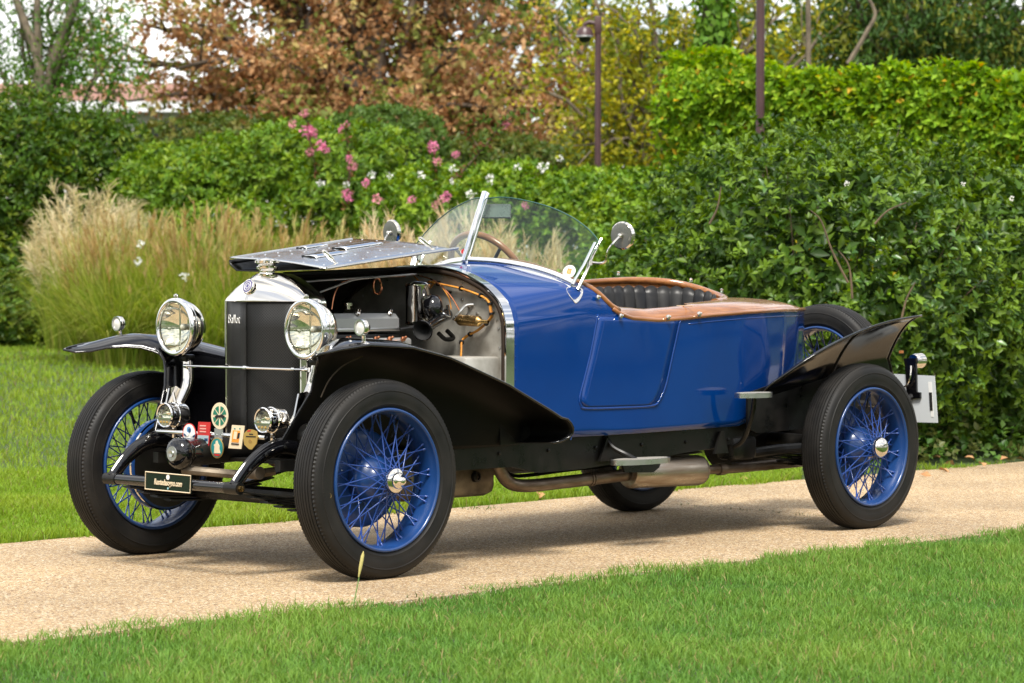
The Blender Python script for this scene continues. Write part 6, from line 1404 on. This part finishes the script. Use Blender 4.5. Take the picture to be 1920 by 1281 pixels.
# 6 gilt shield
c6 = [(462, 808), (466, 805), (473, 805.5), (481, 809), (483, 820), (481, 832), (472, 843), (467, 842.5), (458, 834), (456, 822), (457, 813)]
b = quad('badge', c6, GOLD); b['label'] = 'gilt shield badge with dark lettering'
quad('badge_mark', [(464, 807), (470, 806), (469, 809.5), (463, 810)], RED, .0012, b, .001)
for (x0, x1, y) in ((467, 474, 813), (461, 479, 817.5)): quad('badge_mark', [(x0, y), (x1, y + .7), (x1, y + 3), (x0, y + 2.4)], DARK, .0012, b, .001)
oval('badge_mark', 468.5, 828, 6, 8, mat('dull_gilt', (0.42, 0.26, 0.08), .4, .6), .0012, b, .001)
for px in (385, 470):
    V, F = tube([Vector((XB, P2(px, 814).y, bl.z)), P2(px, 814, -.003)], .004, 6); mk('badge_stem', V, F, NICKEL, bar)

# ---- front plate with the dealer's lettering
XP = -.428
def P3(px, py, dx=0.0): return Vector(PXp(px, py, XP - dx))
pc = [(272, 883), (359, 891), (357.5, 926), (271, 918)]; cen = P3(315, 904.5)
np_ = mk('front_plate', *prism([P3(*q) for q in pc], (.004, 0, 0)), PLATEBK, car, 0)
V, F = tube([P3(*q, .001) for q in [(273, 884.5), (357.7, 892.2), (356.3, 924.6), (272.2, 916.8)]], .0022, 6, closed=True); mk('plate_border', V, F, CREAM, np_)
rt = (P3(359, 891) - P3(272, 883)); rt = Vector((0, rt.y, rt.z)).normalized(); upv = Vector((0, 0, 1)); upv = (upv - rt * upv.dot(rt)).normalized()
wdt = (P3(341, 908) - P3(289, 904)).length
text_obj('plate_lettering', 'Ruotedasogno.com', .03, P3(315, 907, .0015), rt, upv, CREAM, np_, .0006, .2, wdt, .0006)
c = P3(315, 895, .0015); mk('plate_emblem', *prism([c + rt * (.0095 * math.cos(t)) + upv * (.0095 * math.sin(t)) for t in np.linspace(0, 2 * math.pi, 25)[:-1]], (-.001, 0, 0)), WHITE, np_, 0)
c = P3(315, 916, .0015); mk('plate_mark', *prism([c + rt * (.004 * math.cos(t)) + upv * (.004 * math.sin(t)) for t in np.linspace(0, 2 * math.pi, 17)[:-1]], (-.001, 0, 0)), mat('pale_blue_print', (0.3, 0.55, 0.6), .4), np_, 0)

# ---- tail: number plate seen from behind, lamp and bracket
XR = 3.53
def P4(px, py, dx=0.0): return Vector(PXp(px, py, XR + dx))
rp = mk('rear_plate', *prism([P4(*q) for q in [(1650, 700), (1752, 705), (1758, 793), (1654, 790)]], (.004, 0, 0)), PLATEWH, car, 0)
mk('plate_slot', *prism([P4(*q, -.001) for q in [(1742, 736), (1747.5, 736), (1749, 770), (1744, 770)]], (-.002, 0, 0)), DARK, rp, 0)
mk('plate_strip', *prism([P4(*q, -.0005) for q in [(1740, 716), (1747, 716), (1751, 782), (1746, 782)]], (-.001, 0, 0)), WHITE, rp, 0)
tb = mk('lamp_bracket', *prism([P4(*q, -.012) for q in [(1694, 672), (1717, 672), (1718, 735), (1725, 736), (1725, 747), (1710, 748), (1700, 745), (1698, 700)]], (.012, 0, 0)), BLACK, car, 20)
lc = P4(1713, 679, .0); tl = mk('tail_lamp', *lathe([(-.005, .0001), (-.004, .028), (.01, .032), (.035, .033), (.055, .034), (.058, .028)], lc + Vector((.0, 0, .006)), (1, 0, 0), 28), NICKEL, car, 50)
mk('lens', *lathe([(.056, .03), (.062, .015), (.063, .0001)], lc + Vector((.0, 0, .006)), (1, 0, 0), 24), RED, tl)
V, F = tube(spline([P4(1708, 686, -.02), P4(1707, 705, -.03), P4(1700, 722, -.03), P4(1690, 728, -.01)], 5), .0045, 8); mk('lamp_conduit', V, F, NICKEL, tl)
V, F = tube([P4(1712, 742, .0), (3.45, -.40, .50), (3.1, -.40, .53)], .014, 8); mk('plate_stay', V, F, SATIN, car)
mk('side_reflector', *box(Vector(PYp(1690, 660, -.45)), (.022, .010, .012)), mat('amber_glass', (0.35, 0.13, 0.04), .3), car, 0)
